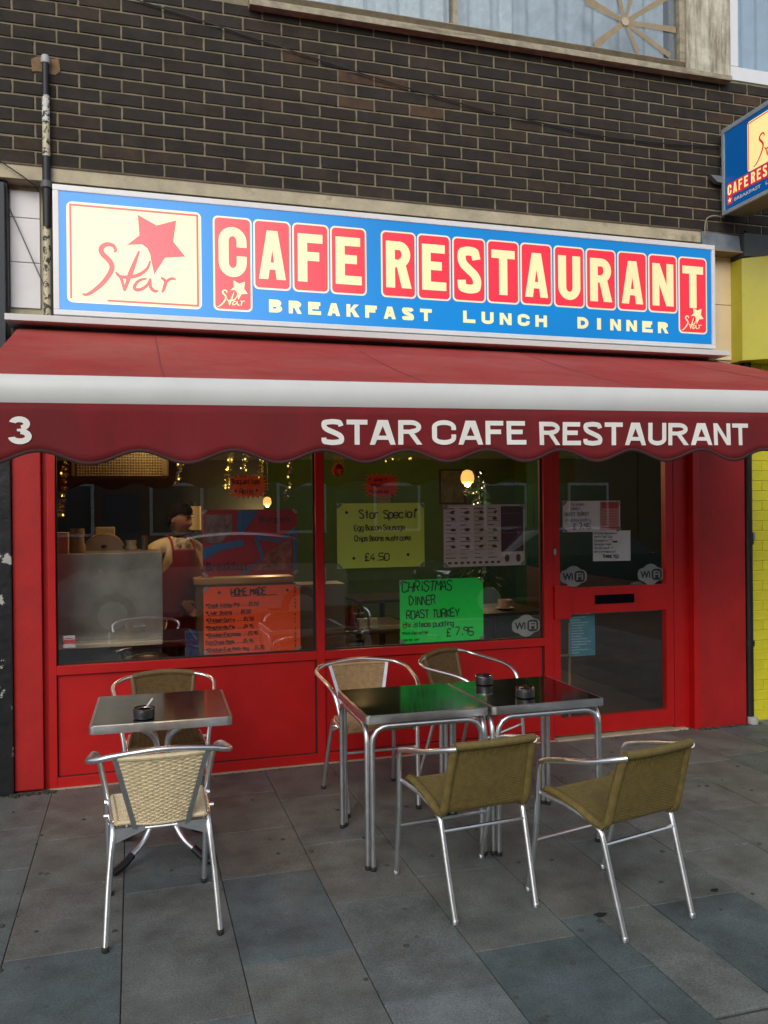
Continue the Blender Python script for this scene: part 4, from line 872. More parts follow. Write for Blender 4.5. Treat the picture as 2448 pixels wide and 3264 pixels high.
# ================================================================== POSTERS AND STICKERS (inside of the glass)
YP = .045
rh = random.Random(21)
def paper(name, label, x0, x1, z0, z1, m, rot=0, y=YP, cat='poster', group=None):
    t = thing(name, label, cat, ((x0+x1)/2, y, (z0+z1)/2), 0, group); t.rotation_euler = (0, rot, 0)
    w, h = (x1-x0)/2, (z1-z0)/2
    MB().grid(lambda u, v: (w*(2*u-1), .0014*(1+math.sin(u*7+x0*9)*math.sin(v*5+x0)), h*(2*v-1)), 14, 10).build('sheet', m, t, True)
    for sx_ in (-1, 1):
        for sz_ in (-1, 1):
            if w > .2: MB().prism([(sx_*(w-.022), sz_*(h+.006)), (sx_*(w+.008), sz_*(h-.020)), (sx_*(w-.006), sz_*(h-.034)), (sx_*(w-.036), sz_*(h-.008))], -.0030, -.0026).build('tape', mat('clear_tape', (.30, .30, .27), .2, var=.1), t)
    return t, w, h
m_or = mat('fluorescent_orange_card', (1.0, .10, .02), .6, var=.03, transl=.10); m_or2 = mat('orange_star_card', (.95, .14, .02), .6, var=.03, transl=.10); m_or3 = mat('red_star_card', (.98, .075, .03), .6, var=.03, transl=.10)
m_lime = mat('fluorescent_lime_card', (.64, .92, .12), .6, var=.03, transl=.10); m_grn = mat('fluorescent_green_card', (.02, 1.0, .12), .6, var=.03, transl=.10)
m_paper = mat('white_paper_sheet', (.88, .90, .90), .7, var=.03)
t, w, h = paper('menu_poster', 'fluorescent orange HOME MADE poster with handwritten dishes and prices', .903, 1.514, .725, 1.153, m_or, 0)
mb = MB(); hand(mb, 'HOME MADE', -.135, .158, .040, .0055, -.0026, rh, .95)
for a, b in ((-.135, -.01), (.02, .155)): ribbon(mb, [(a, .150), (b, .152)], .004, -.0012)
for x in (-.215, .215): hand(mb, '*', x, .160, .028, .007, -.0026, rh)
rows = ['*Steak kidney Pie .....£5.50', '*Liver Onions .....£5.50', '*Chicken Curry .....£5.50', '*Shepherds Pie .....£4.95', '*Chicken Escalope ....£5.95', 'Cod Chips Peas .....£5.95', '*Chicken Eve Mash Veg ...£5.75']
for i, s_ in enumerate(rows):
    e = hand(mb, s_, -.292, .088-.0465*i, .0215, .0032, -.0026, rh, .92)
    ribbon(mb, [(-.278, .080-.0465*i), (-.13, .082-.0465*i)], .0025, -.0012)
s_ = 'Served All Today'
for i, ch in enumerate(s_): hand(mb, ch, .268, .185-.0245*i, .017, .003, -.0026, rh, .9)
mb.build('handwriting', m_ink, t)
t, w, h = paper('special_poster', 'lime green Star Special poster with handwritten breakfast and price', 1.764, 2.368, 1.244, 1.671, m_lime)
mb = MB(); hand(mb, 'Star Special', -.150, .115, .052, .0055, -.0026, rh, 1.0)
for x, z in ((-.245, .135), (.235, .150), (-.20, -.165), (.175, -.150)): hand(mb, '*', x, z, .028, .0075, -.0026, rh)
hand(mb, 'Egg Bacon Sausage', -.185, .035, .034, .004, -.0026, rh, .92); hand(mb, 'Chips Beans mushrooms', -.185, -.035, .034, .004, -.0026, rh, .84); hand(mb, '£4.50', -.115, -.165, .045, .005, -.0026, rh, 1.2)
mb.build('handwriting', m_ink, t)
t, w, h = paper('christmas_poster', 'bright green CHRISTMAS DINNER poster with handwritten price 7.95', 2.189, 2.792, .727, 1.155, m_grn)
mb = MB(); hand(mb, 'CHRiSTMAS', -.285, .135, .066, .0058, -.0026, rh, .92, slant=.1); hand(mb, 'DINNER', -.235, .045, .058, .0055, -.0026, rh, .85); hand(mb, 'ROAST TURKEY', -.255, -.045, .052, .0055, -.0026, rh, .92)
hand(mb, 'christmas pudding', -.28, -.105, .034, .0045, -.0026, rh, .98); hand(mb, 'Mince pies coffee', -.285, -.150, .017, .0025, -.0026, rh); hand(mb, '&', -.22, -.17, .015, .0025, -.0026, rh); hand(mb, 'tea for one', -.285, -.195, .017, .0025, -.0026, rh); hand(mb, '£ 7.95', .03, -.175, .052, .0058, -.0026, rh, 1.05)
mb.build('handwriting', mat('dark_green_ink', (.01, .04, .02), .5), t)
# printed picture menu
t, w, h = paper('picture_menu', 'printed picture menu sheet with rows of dishes and a maroon column', 2.505, 3.110, 1.232, 1.656, mat('menu_paper', (.66, .63, .57), .6, var=.05))
m_mar = mat('maroon_print', (.06, .012, .014), .6); m_mtxt = mat('grey_print', (.10, .08, .07), .6); m_food = mat('food_print', (.12, .05, .02), .6, var=.5, scale=60)
flat('maroon_block', m_mar, [(.122, -.115), (.290, -.115), (.290, .200), (.122, .200)], -.0010, t); mb = MB(); rr_ = random.Random(9)
flat('pale_block', mat('pale_print', (.76, .77, .80), .6), [(-.295, -.10), (-.082, -.10), (-.082, .200), (-.295, .200)], -.0008, t)
for cx in (-.245, -.14, -.035, .065):
    z = .185
    for r_ in range(13):
        ribbon(mb, [(cx-.042, z), (cx-.042+rr_.uniform(.04, .085), z)], .0032 if r_ % 4 else .006, -.0022); z -= .028
for z in (.150, .060, .015, -.105): ribbon(mb, [(.135, z), (.275, z+.002)], .006, -.0022)
mb.build('print_lines', m_mtxt, t); mb = MB()
for cx in (-.245, -.14, -.035, .065):
    for z in (.16, .115, .04, -.02, -.075):
        if rr_.random() < .8: mb.prism([(cx+rr_.uniform(.0, .02)+.017*math.cos(a*PI/6), z+.012*math.sin(a*PI/6)) for a in range(12)], -.0034, -.0028)
for i in range(9): mb.prism([(-.26+i*.045+.014*math.cos(a*PI/6), -.185+.009*math.sin(a*PI/6)) for a in range(12)], -.0034, -.0028)
for x in (.165, .25): mb.prism([(x+.018*math.cos(a*PI/6), -.16+.028*math.sin(a*PI/6)) for a in range(12)], -.0034, -.0028)
mb.build('food_pictures', m_food, t)
# starburst cards
def burst(name, label, cx, cz, rx, rz, m, lines):
    t = thing(name, label, 'card', (cx, YP, cz)); r_ = random.Random(len(label)); n = 24; pts = []
    for i in range(2*n):
        a = PI*i/n; k = 1.04 if i % 2 == 0 else .74
        ex = 1/max(abs(math.cos(a)), abs(math.sin(a)))**.55
        pts.append((rx*k*ex*math.cos(a)*.86*r_.uniform(.96, 1.04), rz*k*ex*math.sin(a)*.86*r_.uniform(.96, 1.04)))
    MB().prism(pts, -.0005, .0005).build('sheet', m, t); mb = MB()
    for s_, x, z, hh in lines: hand(mb, s_, x, z, hh, .004, -.0012, r_, .95)
    mb.build('handwriting', mat('brown_ink', (.06, .015, .006), .5), t)
burst('starburst_card', 'orange starburst card reading Baguettes Rolls in the window', 1.188, 1.782, .148, .092, m_or2, (('Baguettes', -.100, .018, .030), ('* Rolls *', -.085, -.045, .030), ('* * *', -.05, .055, .015)))
burst('starburst_card', 'red starburst card with three written lines above the lime poster', 2.070, 1.790, .145, .094, m_or3, (('* Jacket *', -.085, .028, .020), ('* Panini *', -.075, -.012, .020), ('* Omelettes', -.085, -.052, .020)))
# door papers
t, w, h = paper('door_notice', 'white notice with turkey dinner price and red printed panel taped on door', 3.401, 3.863, 1.455, 1.676, m_paper, 0, .036)
flat('pink_panel', mat('pink_print', (.60, .24, .22), .6), [(.068, -.10), (.222, -.10), (.222, .105), (.068, .105)], -.0010, t); flat('red_band', mat('red_print', (.52, .03, .03), .6), [(.078, .055), (.215, .055), (.215, .10), (.078, .10)], -.0020, t); flat('red_band', MATS['red_print'], [(.085, -.085), (.215, -.085), (.215, -.078), (.085, -.078)], -.0020, t)
mb = MB()
for i in range(6): ribbon(mb, [(.09, .035-.019*i), (.205, .036-.019*i)], .004, -.0022)
mb.build('print_lines', mat('dull_red_print', (.40, .10, .10), .6), t)
mb = MB(); hand(mb, 'Christmas', -.17, .078, .020, .0022, -.0026, rh, .9); hand(mb, 'DINNER', -.17, .045, .020, .0022, -.0026, rh); hand(mb, 'ROAST TURKEY', -.215, .005, .026, .0026, -.0026, rh, .95); hand(mb, 'christmas pudding', -.215, -.035, .020, .0022, -.0026, rh, .95); hand(mb, '£ 7.95', -.15, -.092, .040, .0045, -.0026, rh, .98); mb.build('handwriting', mat('blue_grey_ink', (.16, .17, .26), .5), t)
t, w, h = paper('door_notice', 'white handwritten notice ending THANK YOU taped on the door glass', 3.638, 3.945, 1.242, 1.461, m_paper, .01, .034)
mb = MB(); z = .085
for s_ in ('Christmas Opening Hours', 'Mon Fri 7 am - 5 pm', 'Christmas Eve 7 - 3', 'Boxing Day closed', 'New years eve 8 - 2', 'merry christmas to all'): hand(mb, s_, -.142, z, .0135, .002, -.0026, rh, .92); z -= .0265
hand(mb, 'THANK YOU', -.075, -.088, .024, .0032, -.0026, rh, .92); flat('ink_block', m_ink, [(.005, .022), (.045, .024), (.046, .036), (.006, .034)], -.0015, t); mb.build('handwriting', m_ink, t)
t, w, h = paper('blue_notice', 'blue printed notice hanging behind the lower door pane', 3.457, 3.664, .567, .884, mat('teal_print_paper', (.05, .21, .27), .6, var=.25, scale=14), 0, .06)
mb = MB()
for i in range(15): ribbon(mb, [(-.088, .14-.0195*i), (-.088+rr_.uniform(.06, .17), .14-.0195*i)], .005, -.0012)
mb.build('print_lines', mat('pale_print_line', (.35, .45, .48), .6), t)
t, w, h = paper('hygiene_sticker', 'small red and white sticker in the corner of the left window', .080, .146, .820, .893, mat('sticker_white', (.55, .52, .58), .6), 0, .0335 if False else .040, 'sticker')
flat('red_stripe', MATS['red_print'], [(-.032, -.012), (.032, -.012), (.032, .012), (-.032, .012)], -.0010, t); flat('red_line', MATS['red_print'], [(-.024, .018), (.024, .018), (.024, .022), (-.024, .022)], -.0010, t)
# Wi-Fi window stickers
m_wf = mat('frosted_sticker', (.34, .36, .34), .7); m_wd = mat('dark_sticker_print', (.015, .016, .016), .6)
def wifi(cx, cz, y, label, sc_=1):
    t = thing('wifi_sticker', label, 'sticker', (cx, y, cz), 0, 'Wi-Fi stickers'); t.scale = (sc_,)*3
    pts = []
    for i in range(96):
        a = 2*PI*i/96; k = max(.108/(abs(math.cos(a))**3.2+abs(math.sin(a)*2.05)**3.2)**(1/3.2), .0765)
        pts.append((k*math.cos(a), k*math.sin(a)))
    MB().prism(pts, -.0004, .0003).build('badge', m_wf, t)
    flat('dark_pill', m_wd, rrect(.008, .092, -.042, .040, .026), -.0008, t)
    text_mb('Wi', -.088, -.004, -.026, .026, -.0010, .04).build('print_dark', m_wd, t); text_mb('Fi', .022, .078, -.026, .026, -.0024, .03).build('print_light', m_wf, t); return t
wifi(3.110, .808, .0375, 'grey Wi-Fi sticker low in the window corner beside the green poster')
wifi(3.478, 1.140, .030, 'grey Wi-Fi sticker on the door glass beside the push plate', .98)
wifi(4.108, 1.136, .030, 'grey Wi-Fi sticker on the door glass at its hinge side')

# ================================================================== INTERIOR THINGS
m_brushed = mat('brushed_kitchen_steel', (.42, .42, .38), .38, .9, var=.25, scale=4)
ct = thing('steel_counter', 'stainless steel counter back standing behind the left window', 'counter')
MB().box(-.18, .668, .42, .45, .76, 1.362).build('splash_back', m_brushed, ct, bevel=.004)
MB().box(-.18, .66, .30, .42, .772, .800).build('shelf_edge', mat('lit_steel_edge', (.75, .68, .5), .35, .6), ct, bevel=.003)
MB().box(-.18, .66, .46, 1.0, .0, .755).build('base', mat('counter_base', (.07, .075, .072), .5), ct)
MB().box(-.18, .66, .10, .41, .60, .64).build('window_shelf', mat('grey_shelf', (.16, .17, .17), .5), ct)
sl = thing('meat_slicer', 'rounded metal food slicer behind the steel counter', 'slicer', (.291, .85, 1.36))
MB().prism([(.125*math.cos(a*PI/16), .115*math.sin(a*PI/16)) for a in range(0, 17)], 0, .05).build('blade_guard', mat('dull_metal', (.26, .22, .17), .45, .7), sl)
MB().tube([(.13*math.cos(a*PI/12), .025, .12*math.sin(a*PI/12)) for a in range(1, 12)], .008, 8).build('guard_rim', mat('brass_rim', (.45, .38, .12), .3, .8), sl, True)
MB().box(-.06, .07, .02, .14, .10, .165).build('motor_box', mat('tan_metal', (.30, .25, .13), .5, .4), sl, bevel=.01)
MB().lathe([(.004, 0), (.018, .002), (.018, .02), (.008, .024)], (0, -.02, .02), 12).build('knob', m_blackp, sl)
tag(MB().box(.0, .082, .48, .62, 1.20, 1.50).build('cardboard_box', mat('cream_card', (.50, .38, .22), .8, var=.2), None, bevel=.004), 'cream cardboard box at the window edge above the steel counter', 'box')
cl = MB()
rg = random.Random(4)
for k in range(9): cl.lathe([(.005, 0), (.055, .03), (.06, .06), (.03, .10)], (.0+rg.uniform(0, .2), .75+rg.uniform(0, .2), 1.36+rg.uniform(0, .22)), 10)
for i in range(3):
    o = MB().lathe([(.02, 0), (.055, .015), (.062, .07), (.03, .13), (.012, .14)], (0, 0, 0), 14).build('stored_pot', mat('brown_pot_%d' % (i % 2), ((.10, .075, .04), (.16, .12, .06))[i % 2], .5, var=.3), None, True); o.location = (-.02+.055*i, 1.0+.03*(i % 2), 1.36+(.12 if i % 3 == 1 else 0)+.02*i % .05)
    tag(o, 'dull brown pot stored on the shelf beside the food slicer', 'pot', 'pots beside the slicer')
    o.location.z = 1.35
shf = tag(MB().box(-.2, .30, .90, 1.1, 1.325, 1.35).build('pot_shelf', m_brushed, None, bevel=.003), 'steel shelf carrying brown pots behind the left window', 'shelf')
cx_ = [('brown_paper_bag', (.13, .60, 1.363), (.10, .07, .16), (.20, .14, .08), 'crumpled brown paper bag standing on the counter by the window edge', 'bag'), ('tin_box', (.47, .80, 1.363), (.08, .06, .07), (.24, .22, .16), 'dull metal tin on the counter right of the slicer', 'tin'), ('dark_jar', (.56, .86, 1.363), (.05, .05, .10), (.05, .04, .03), 'dark jar on the counter near the man', 'jar')]
for nm_, lc, (a_, b2_, c_), cl_, lb_, ct_ in cx_:
    o = MB().grid(lambda u, v: (a_*(.5+.05*math.sin(v*9))*math.cos(2*PI*u)*(1-.15*v), b2_*.6*math.sin(2*PI*u)*(1-.15*v), c_*v), 16, 5).build(nm_, mat('mat_'+nm_, cl_, .6, var=.3, scale=12), None, True); o.location = lc; tag(o, lb_, ct_)
tag(MB().box(.0, .66, .46, 1.0, 1.33, 1.3615).build('counter_top', m_brushed, None, bevel=.003), 'steel worktop level with the top of the steel counter back', 'worktop')
hd = thing('extractor_hood', 'perforated metal extractor hood high behind the left window', 'hood')
m_perf = mat('perforated_metal', (.22, .19, .10), .45, .7, var=.1)
pm = MB()
for i in range(30):
    x = .10+.020*i; pm.tube([(x, 1.30+.002*(i % 2), 1.90), (x, 1.29, 2.16)], .0045, 6)
for j in range(13): pm.tube([(.09, 1.296, 1.905+.0205*j), (.70, 1.296, 1.905+.0205*j)], .0040, 6)
pm.build('filter_grille', m_perf, hd, True)
MB().box(.05, .75, 1.32, 1.9, 1.90, 2.3).build('hood_case', mat('brown_hood', (.09, .07, .03), .45, .5), hd, bevel=.01)
bc = thing('wooden_counter', 'brown wooden serving counter beside the man in the apron', 'counter')
MB().box(.915, 1.60, .86, 1.5, .0, 1.10).build('front', mat('brown_wood', (.20, .13, .05), .5, var=.25, scale=4), bc, bevel=.004); MB().box(.90, 1.62, .82, 1.52, 1.101, 1.145).build('worktop', mat('tan_worktop', (.34, .24, .10), .4, var=.15), bc, bevel=.006)
pr = thing('paper_towel_roll', 'cream paper towel roll hanging on the wall behind the man', 'paper towel')
MB().tube([(.95, 1.62, 1.48), (.95, 1.62, 1.67)], .062, 24).build('roll', mat('cream_paper', (.66, .58, .34), .8), pr, True); MB().tube([(.95, 1.62, 1.45), (.95, 1.62, 1.70)], .018, 12).build('spindle', m_blackp, pr); MB().box(.93, .97, 1.60, 1.72, 1.70, 1.715).build('bracket', m_blackp, pr)
struct(MB().box(-.21, 1.62, 2.3, 2.38, 0, 2.54).build('kitchen_partition', mat('dark_partition', (.010, .018, .012), .7, var=.3)))
# hanging burger / breakfast poster
t, w, h = paper('food_poster', 'dim red and blue hanging poster reading Burgers and Breakfast', .924, 1.555, 1.195, 1.638, mat('red_print_poster', (.30, .02, .03), .45), 0, .35)
mb = MB()
for P_ in ([(-.31, -.09), (-.19, -.02), (-.05, -.045), (-.03, -.10), (-.10, .05), (-.02, .10), (.06, .215), (-.14, .215), (-.06, .13), (-.09, .06), (-.31, .0)], [(.05, .05), (.20, .02), (.312, .10), (.312, -.20), (.29, -.20), (.28, .06), (.19, .0), (.07, .02), (.10, -.11), (-.02, -.215), (-.09, -.215), (.06, -.10)]):
    pass
for i, P_ in enumerate(([(-.312, -.03), (-.24, -.01), (-.05, .02), (-.05, -.02), (-.20, -.05), (-.312, -.11)], [(-.08, .215), (.06, .215), (-.06, .05), (-.09, .10)], [(.04, .05), (.20, .015), (.20, -.005), (.055, .02)], [(.20, .015), (.312, .11), (.312, .07), (.20, -.005)], [(.045, .04), (.09, -.10), (.07, -.11), (.025, .03)], [(.09, -.10), (-.04, -.218), (-.08, -.218), (.07, -.11)], [(.290, .06), (.312, .06), (.312, -.218), (.290, -.218)])):
    mb.prism(P_, -.0012-.0002*i, -.0008-.0002*i)
mb.build('blue_star_print', mat('blue_print', (.02, .14, .32), .5), t)
flat('photo_print', mat('breakfast_photo_print', (.22, .09, .06), .5, var=.7, scale=16), [(.10, -.08), (.28, .03), (.28, -.19), (.02, -.19)], -.0030, t); flat('photo_print', mat('burger_photo_print', (.17, .13, .12), .5, var=.7, scale=14), [(-.30, .19), (-.12, .19), (-.12, .08), (-.20, .0), (-.30, .0)], -.0030, t)
mb = text_mb('Burgers', .06, .27, .125, .175, -.0030, .01); mb.add(text_mb('Breakfast', -.295, -.02, -.185, -.125, -.0034, .01)); mb.build('lettering', mat('dark_blue_print', (.02, .015, .05), .5), t)
tag(MB().tube([(.95, .35, 1.64), (.95, .35, 2.55)], .001, 4).build('hanging_thread', m_blackp, None), 'thread holding the left end of the Burgers poster', 'thread'); tag(MB().tube([(1.53, .35, 1.64), (1.53, .35, 2.55)], .001, 4).build('hanging_thread', m_blackp, None), 'thread holding the right end of the Burgers poster', 'thread')

# lamps (two in view, two unseen ones added for fill) and Christmas decorations
def lamp(loc, label, power, r=.07, col=(1, .62, .28)):
    t = thing('pendant_lamp', label, 'lamp', loc)
    k_ = r/.07; MB().lathe([(.015*k_, .10*k_), (.05*k_, .085*k_), (r, .04*k_), (r*1.05, 0), (r*.9, -.035*k_), (r*.6, -.05*k_)], (0, 0, 0), 20).build('shade', emit('amber_shade', (1, .42, .10), 1.6), t, True)
    MB().lathe([(.005*k_, -.085*k_), (.028*k_, -.075*k_), (.034*k_, -.055*k_), (.02*k_, -.035*k_)], (0, 0, 0), 14).build('bulb', emit('lit_bulb', (1, .78, .45), 9), t, True)
    MB().tube([(0, 0, .10), (0, 0, 2.55-loc[2])], .004, 6).build('cord', m_blackp, t)
    l = bpy.data.lights.new('lamp_light', 'POINT'); l.energy = power*EM; l.color = col; l.shadow_soft_size = .05
    lo = bpy.data.objects.new('lamp_light', l); COL.objects.link(lo); lo.parent = t; lo.location = (0, 0, -.13); return t
lamp((3.965, 3.2, 1.95), 'glowing amber pendant lamp beside the Christmas tree', 34)
lamp((1.612, 2.05, 1.70), 'small glowing amber lamp behind the Breakfast poster', 14, .035)
lamp((.62, .62, 2.38), 'unseen amber fill lamp added under the ceiling above the kitchen counter', 22, .05)  # added above the visible part to light the man and counter from the front
lamp((2.6, 2.6, 2.30), 'unseen amber fill lamp added over the middle of the dining room', 28, .06)  # added out of view to raise the warm light in the room
tr_ = thing('christmas_tree', 'dark artificial Christmas tree with tiny lights behind the right window', 'tree', (4.27, 3.6, 0))
mb = MB(); rg = random.Random(8)
for k in range(900):
    z = rg.uniform(.75, 2.08); rad = .34*(2.12-z)/1.35; a = rg.uniform(0, 2*PI); q = rad*math.sqrt(rg.random()); p = Vector((q*math.cos(a), q*math.sin(a), z)); d = Vector((math.cos(a), math.sin(a), -.35))*.075; s_ = Vector((-math.sin(a), math.cos(a), .2))*.016
    mb.quad(p-s_, p+s_, p+d+s_*.3, p+d-s_*.3)
mb.build('needles', mat('tree_needles', (.012, .05, .018), .7), tr_); MB().tube([(0, 0, 0), (0, 0, 2.05)], [.03, .008], 8).build('trunk', m_blackp, tr_)
bulb = MB().lathe([(.0015, -.008), (.0062, -.003), (.0062, .003), (.0015, .008)], (0, 0, 0), 8)
bm_w = bulb.mesh('light', emit('warm_fairy_light', (1, .85, .5), 4), True); bm_y = bulb.mesh('light', emit('gold_fairy_light', (1, .75, .15), 1.6), True)
for k in range(16):
    z = rg.uniform(1.55, 2.05); rad = .34*(2.12-z)/1.35; a = rg.uniform(-PI, 0); o = place('fairy_light', bm_w, tr_, (rad*math.cos(a)*1.0, rad*math.sin(a), z))
def garland(label, pts, n, seed, mm):
    t = thing('tinsel_garland', label, 'garland'); r_ = random.Random(seed); path = smooth_path(pts, 8); mb = MB()
    for k in range(n):
        p = path[r_.randrange(len(path))]; d = Vector((r_.uniform(-1, 1), r_.uniform(-1, 1), r_.uniform(-1, .4))).normalized()*r_.uniform(.012, .034); s_ = Vector((r_.uniform(-1, 1), r_.uniform(-1, 1), r_.uniform(-1, 1)))*.0016
        mb.quad(p-s_, p+s_, p+d+s_, p+d-s_)
    mb.build('tinsel', mm, t); MB().tube(path, .002, 5).build('wire', m_blackp, t)
    for k in range(max(4, n//60)): p = path[r_.randrange(len(path))]; place('fairy_light', bm_y, t, p+Vector((r_.uniform(-.02, .02), -.02, r_.uniform(-.03, .01))))
m_tin = mat('gold_tinsel', (.65, .55, .08), .25, .9); m_tin2 = mat('silver_tinsel', (.55, .55, .45), .2, .95)
garland('gold tinsel garland hung across the ceiling behind the right window', [(2.25, 1.2, 2.07), (2.6, 1.2, 2.035), (3.0, 1.2, 2.075)], 500, 1, m_tin)
for i, (x, y, z0_, z1_) in enumerate(((1.12, .6, 1.80, 2.2), (.80, .9, 1.84, 2.2), (1.36, .7, 1.86, 2.3), (1.24, .6, 1.93, 2.2), (.06, .3, 1.62, 2.2), (1.52, .5, 1.72, 2.2))):
    garland(('silver and gold tinsel strand hanging above the orange starburst card', 'thin tinsel strand hanging over the man in the apron', 'short tinsel strand hanging beside the window mullion', 'short gold strand hanging right of the orange starburst card', 'tinsel strand hanging at the window edge by the red jamb', 'long tinsel strand hanging just left of the mullion')[i], [(x, y, z1_), (x+.02, y, (z0_+z1_)/2), (x-.01, y, z0_)], 420, 5+i, m_tin2 if i % 2 else m_tin)
bb = thing('red_bauble', 'red and gold Christmas bauble hanging in the corner of the right window', 'bauble', (1.836, .30, 1.905))
MB().lathe([(.002, -.045), (.03, -.035), (.045, 0), (.03, .034), (.008, .045)], (0, 0, 0), 16).build('ball', mat('red_foil', (.5, .04, .03), .2, .6), bb, True)
MB().tube([(0, 0, .045), (0, 0, .6)], .0015, 5).build('string', m_tin, bb)
for k in range(6): MB().quad((-.03+.012*k, -.03, .02), (-.026+.012*k, -.03, .02), (-.036+.014*k, -.02, .10), (-.042+.014*k, -.02, .10)).build('gold_ribbon', m_tin, bb)
# pictures, tables and crockery in the dining room
def picture(loc, w, h, label, rz=0):
    t = thing('wall_picture', label, 'picture', loc, rz); m_f = mat('dark_frame', (.015, .012, .01), .4)
    for a in ((-w, w, h-.02, h), (-w, w, -h, -h+.02), (-w, -w+.02, -h+.02, h-.02), (w-.02, w, -h+.02, h-.02)): MB().box(a[0], a[1], -.02, .0, a[2], a[3]).build('frame', m_f, t)
    MB().box(-w+.02, w-.02, -.008, 0, -h+.02, h-.02).build('print', mat('faded_print', (.12, .12, .08), .5, var=.5, scale=8), t)
picture((3.87, 6.08, 1.75), .12, .20, 'small dark framed picture on the green wall between the posters'); picture((4.90, 6.08, 1.95), .20, .25, 'dark framed picture on the green wall seen past the door')
def small_table(x, y, label):
    t = thing('dining_table', label, 'table', (x, y, 0), 0, 'tables inside the cafe')
    MB().box(-.35, .35, -.35, .35, .72, .75).build('table_top', mat('dark_table_top', (.03, .028, .026), .3), t, bevel=.006); MB().tube([(0, 0, .03), (0, 0, .72)], .03, 10).build('pillar', m_blackp, t); MB().lathe([(.0, .03), (.22, .02), (.22, 0), (0, 0)], (0, 0, 0), 16).build('base', m_blackp, t)
small_table(2.15, .95, 'dark cafe table behind the lime poster with red sauce bottles'); small_table(3.55, 1.55, 'dark cafe table behind the green poster holding a cream cup'); small_table(2.9, 2.9, 'dark cafe table in the middle of the dining room')
m_sauce = mat('red_sauce', (.35, .02, .015), .3)
for k in range(7):
    o = MB().lathe([(.028, 0), (.03, .01), (.03, .10), (.014, .14), (.008, .17), (.004, .19)], (0, 0, 0), 12).build('sauce_bottle', m_sauce if k % 3 else mat('brown_sauce', (.06, .02, .01), .3), None, True); o.location = (1.93+.062*(k % 4), .80+.09*(k//4), .7505)
    tag(o, 'red sauce bottle in the cluster on the table behind the lime poster' if k % 3 else 'brown sauce bottle in the cluster on the table behind the lime poster', 'bottle', 'sauce bottles')
for k in range(2):
    o = MB().box(-.03, .03, -.03, .03, 0, .075).build('napkin_box', mat('cream_box', (.42, .38, .28), .7), None, bevel=.004); o.location = (2.10+.085*k, .70, .7505); tag(o, 'small cream napkin box beside the sauce bottles', 'box', 'napkin boxes')
cp = thing('tea_cup', 'cream tea cup and saucer on the table behind the green poster', 'cup', (3.58, 1.42, .7505)); mc = mat('cream_china', (.62, .52, .38), .3)
MB().lathe([(.03, .012), (.045, .02), (.058, .05), (.062, .085), (.056, .085), (.04, .02), (0, .018)], (0, 0, 0), 18).build('cup', mc, cp, True); MB().lathe([(.0, 0), (.04, 0), (.08, .014), (.08, .018), (.035, .008), (0, .008)], (0, 0, 0), 18).build('saucer', mc, cp, True); MB().tube([(.058+.022*math.sin(a*PI/6), 0, .05+.024*math.cos(a*PI/6)) for a in range(7)], .006, 6).build('handle', mc, cp, True)
bv = thing('bottle_display', 'pale bottle with orange cap on the counter behind the mullion', 'bottle', (1.80, .70, 1.10)); MB().lathe([(.03, 0), (.034, .01), (.034, .09), (.015, .13), (.015, .15)], (0, 0, 0), 14).build('body', mat('pale_bottle', (.6, .56, .35), .4), bv, True); MB().lathe([(.017, .15), (.017, .185), (.01, .19)], (0, 0, 0), 12).build('cap', mat('orange_cap', (.6, .16, .02), .4), bv, True)
tag(MB().box(1.62, 1.95, .60, .86, 0, 1.098).build('display_stand', mat('cream_stand', (.12, .11, .08), .5), None, bevel=.005), 'grey display stand under the pale bottle behind the mullion', 'stand')
ab = thing('sandwich_board', 'folded wooden easel standing behind the door glass under the blue notice', 'easel')
for x0_, x1_ in ((3.50, 3.44), (3.66, 3.72)): MB().tube([(x0_, .42, .75), (x1_, .55, 0)], .011, 8).build('leg', mat('pale_wood', (.48, .34, .18), .6), ab, True)
MB().tube([(3.47, .46, .5), (3.69, .46, .5)], .008, 8).build('rail', mat('pale_wood', (.48, .34, .18), .6), ab, True)
bag = MB().lathe([(.02, 0), (.12, .01), (.15, .05), (.10, .10), (.02, .12)], (0, 0, 0), 14).build('black_bag', mat('black_bag', (.012, .012, .013), .35), None, True); bag.location = (.56, .22, .641); bag.scale = (1.2, .6, .8); tag(bag, 'black plastic bag lying on the window shelf', 'bag')
tag(MB().box(.80, .88, .20, .28, .0, .86).build('blue_crate_stand', mat('blue_plastic', (.01, .02, .10), .4), None, bevel=.006), 'dark blue plastic bin between the man and the orange poster', 'bin')

# ---- man in an apron
man = thing('person', 'man in cream short-sleeved shirt and maroon apron behind the window, head turned right', 'person', (.785, 1.10, 0), math.radians(30))
man.scale = (1.0, 1.0, .985)
def skin_mesh(verts, edges, radii, root=0, sub=2):
    me = bpy.data.meshes.new('sk'); me.from_pydata(verts, edges, []); ob = bpy.data.objects.new('sk', me); COL.objects.link(ob)
    md = ob.modifiers.new('s', 'SKIN'); sv = me.skin_vertices[0].data
    for i, r in enumerate(radii): sv[i].radius = r if isinstance(r, tuple) else (r, r)
    sv[root].use_root = True; md.use_smooth_shade = True
    sb = ob.modifiers.new('b', 'SUBSURF'); sb.levels = sub; sb.render_levels = sub
    bpy.context.view_layer.update(); out = bpy.data.meshes.new_from_object(ob.evaluated_get(bpy.context.evaluated_depsgraph_get()))
    bpy.data.objects.remove(ob); bpy.data.meshes.remove(me); return out
def me_to_mb(me): mb = MB(); mb.v = [tuple(v.co) for v in me.vertices]; mb.f = [tuple(p.vertices) for p in me.polygons]; bpy.data.meshes.remove(me); return mb
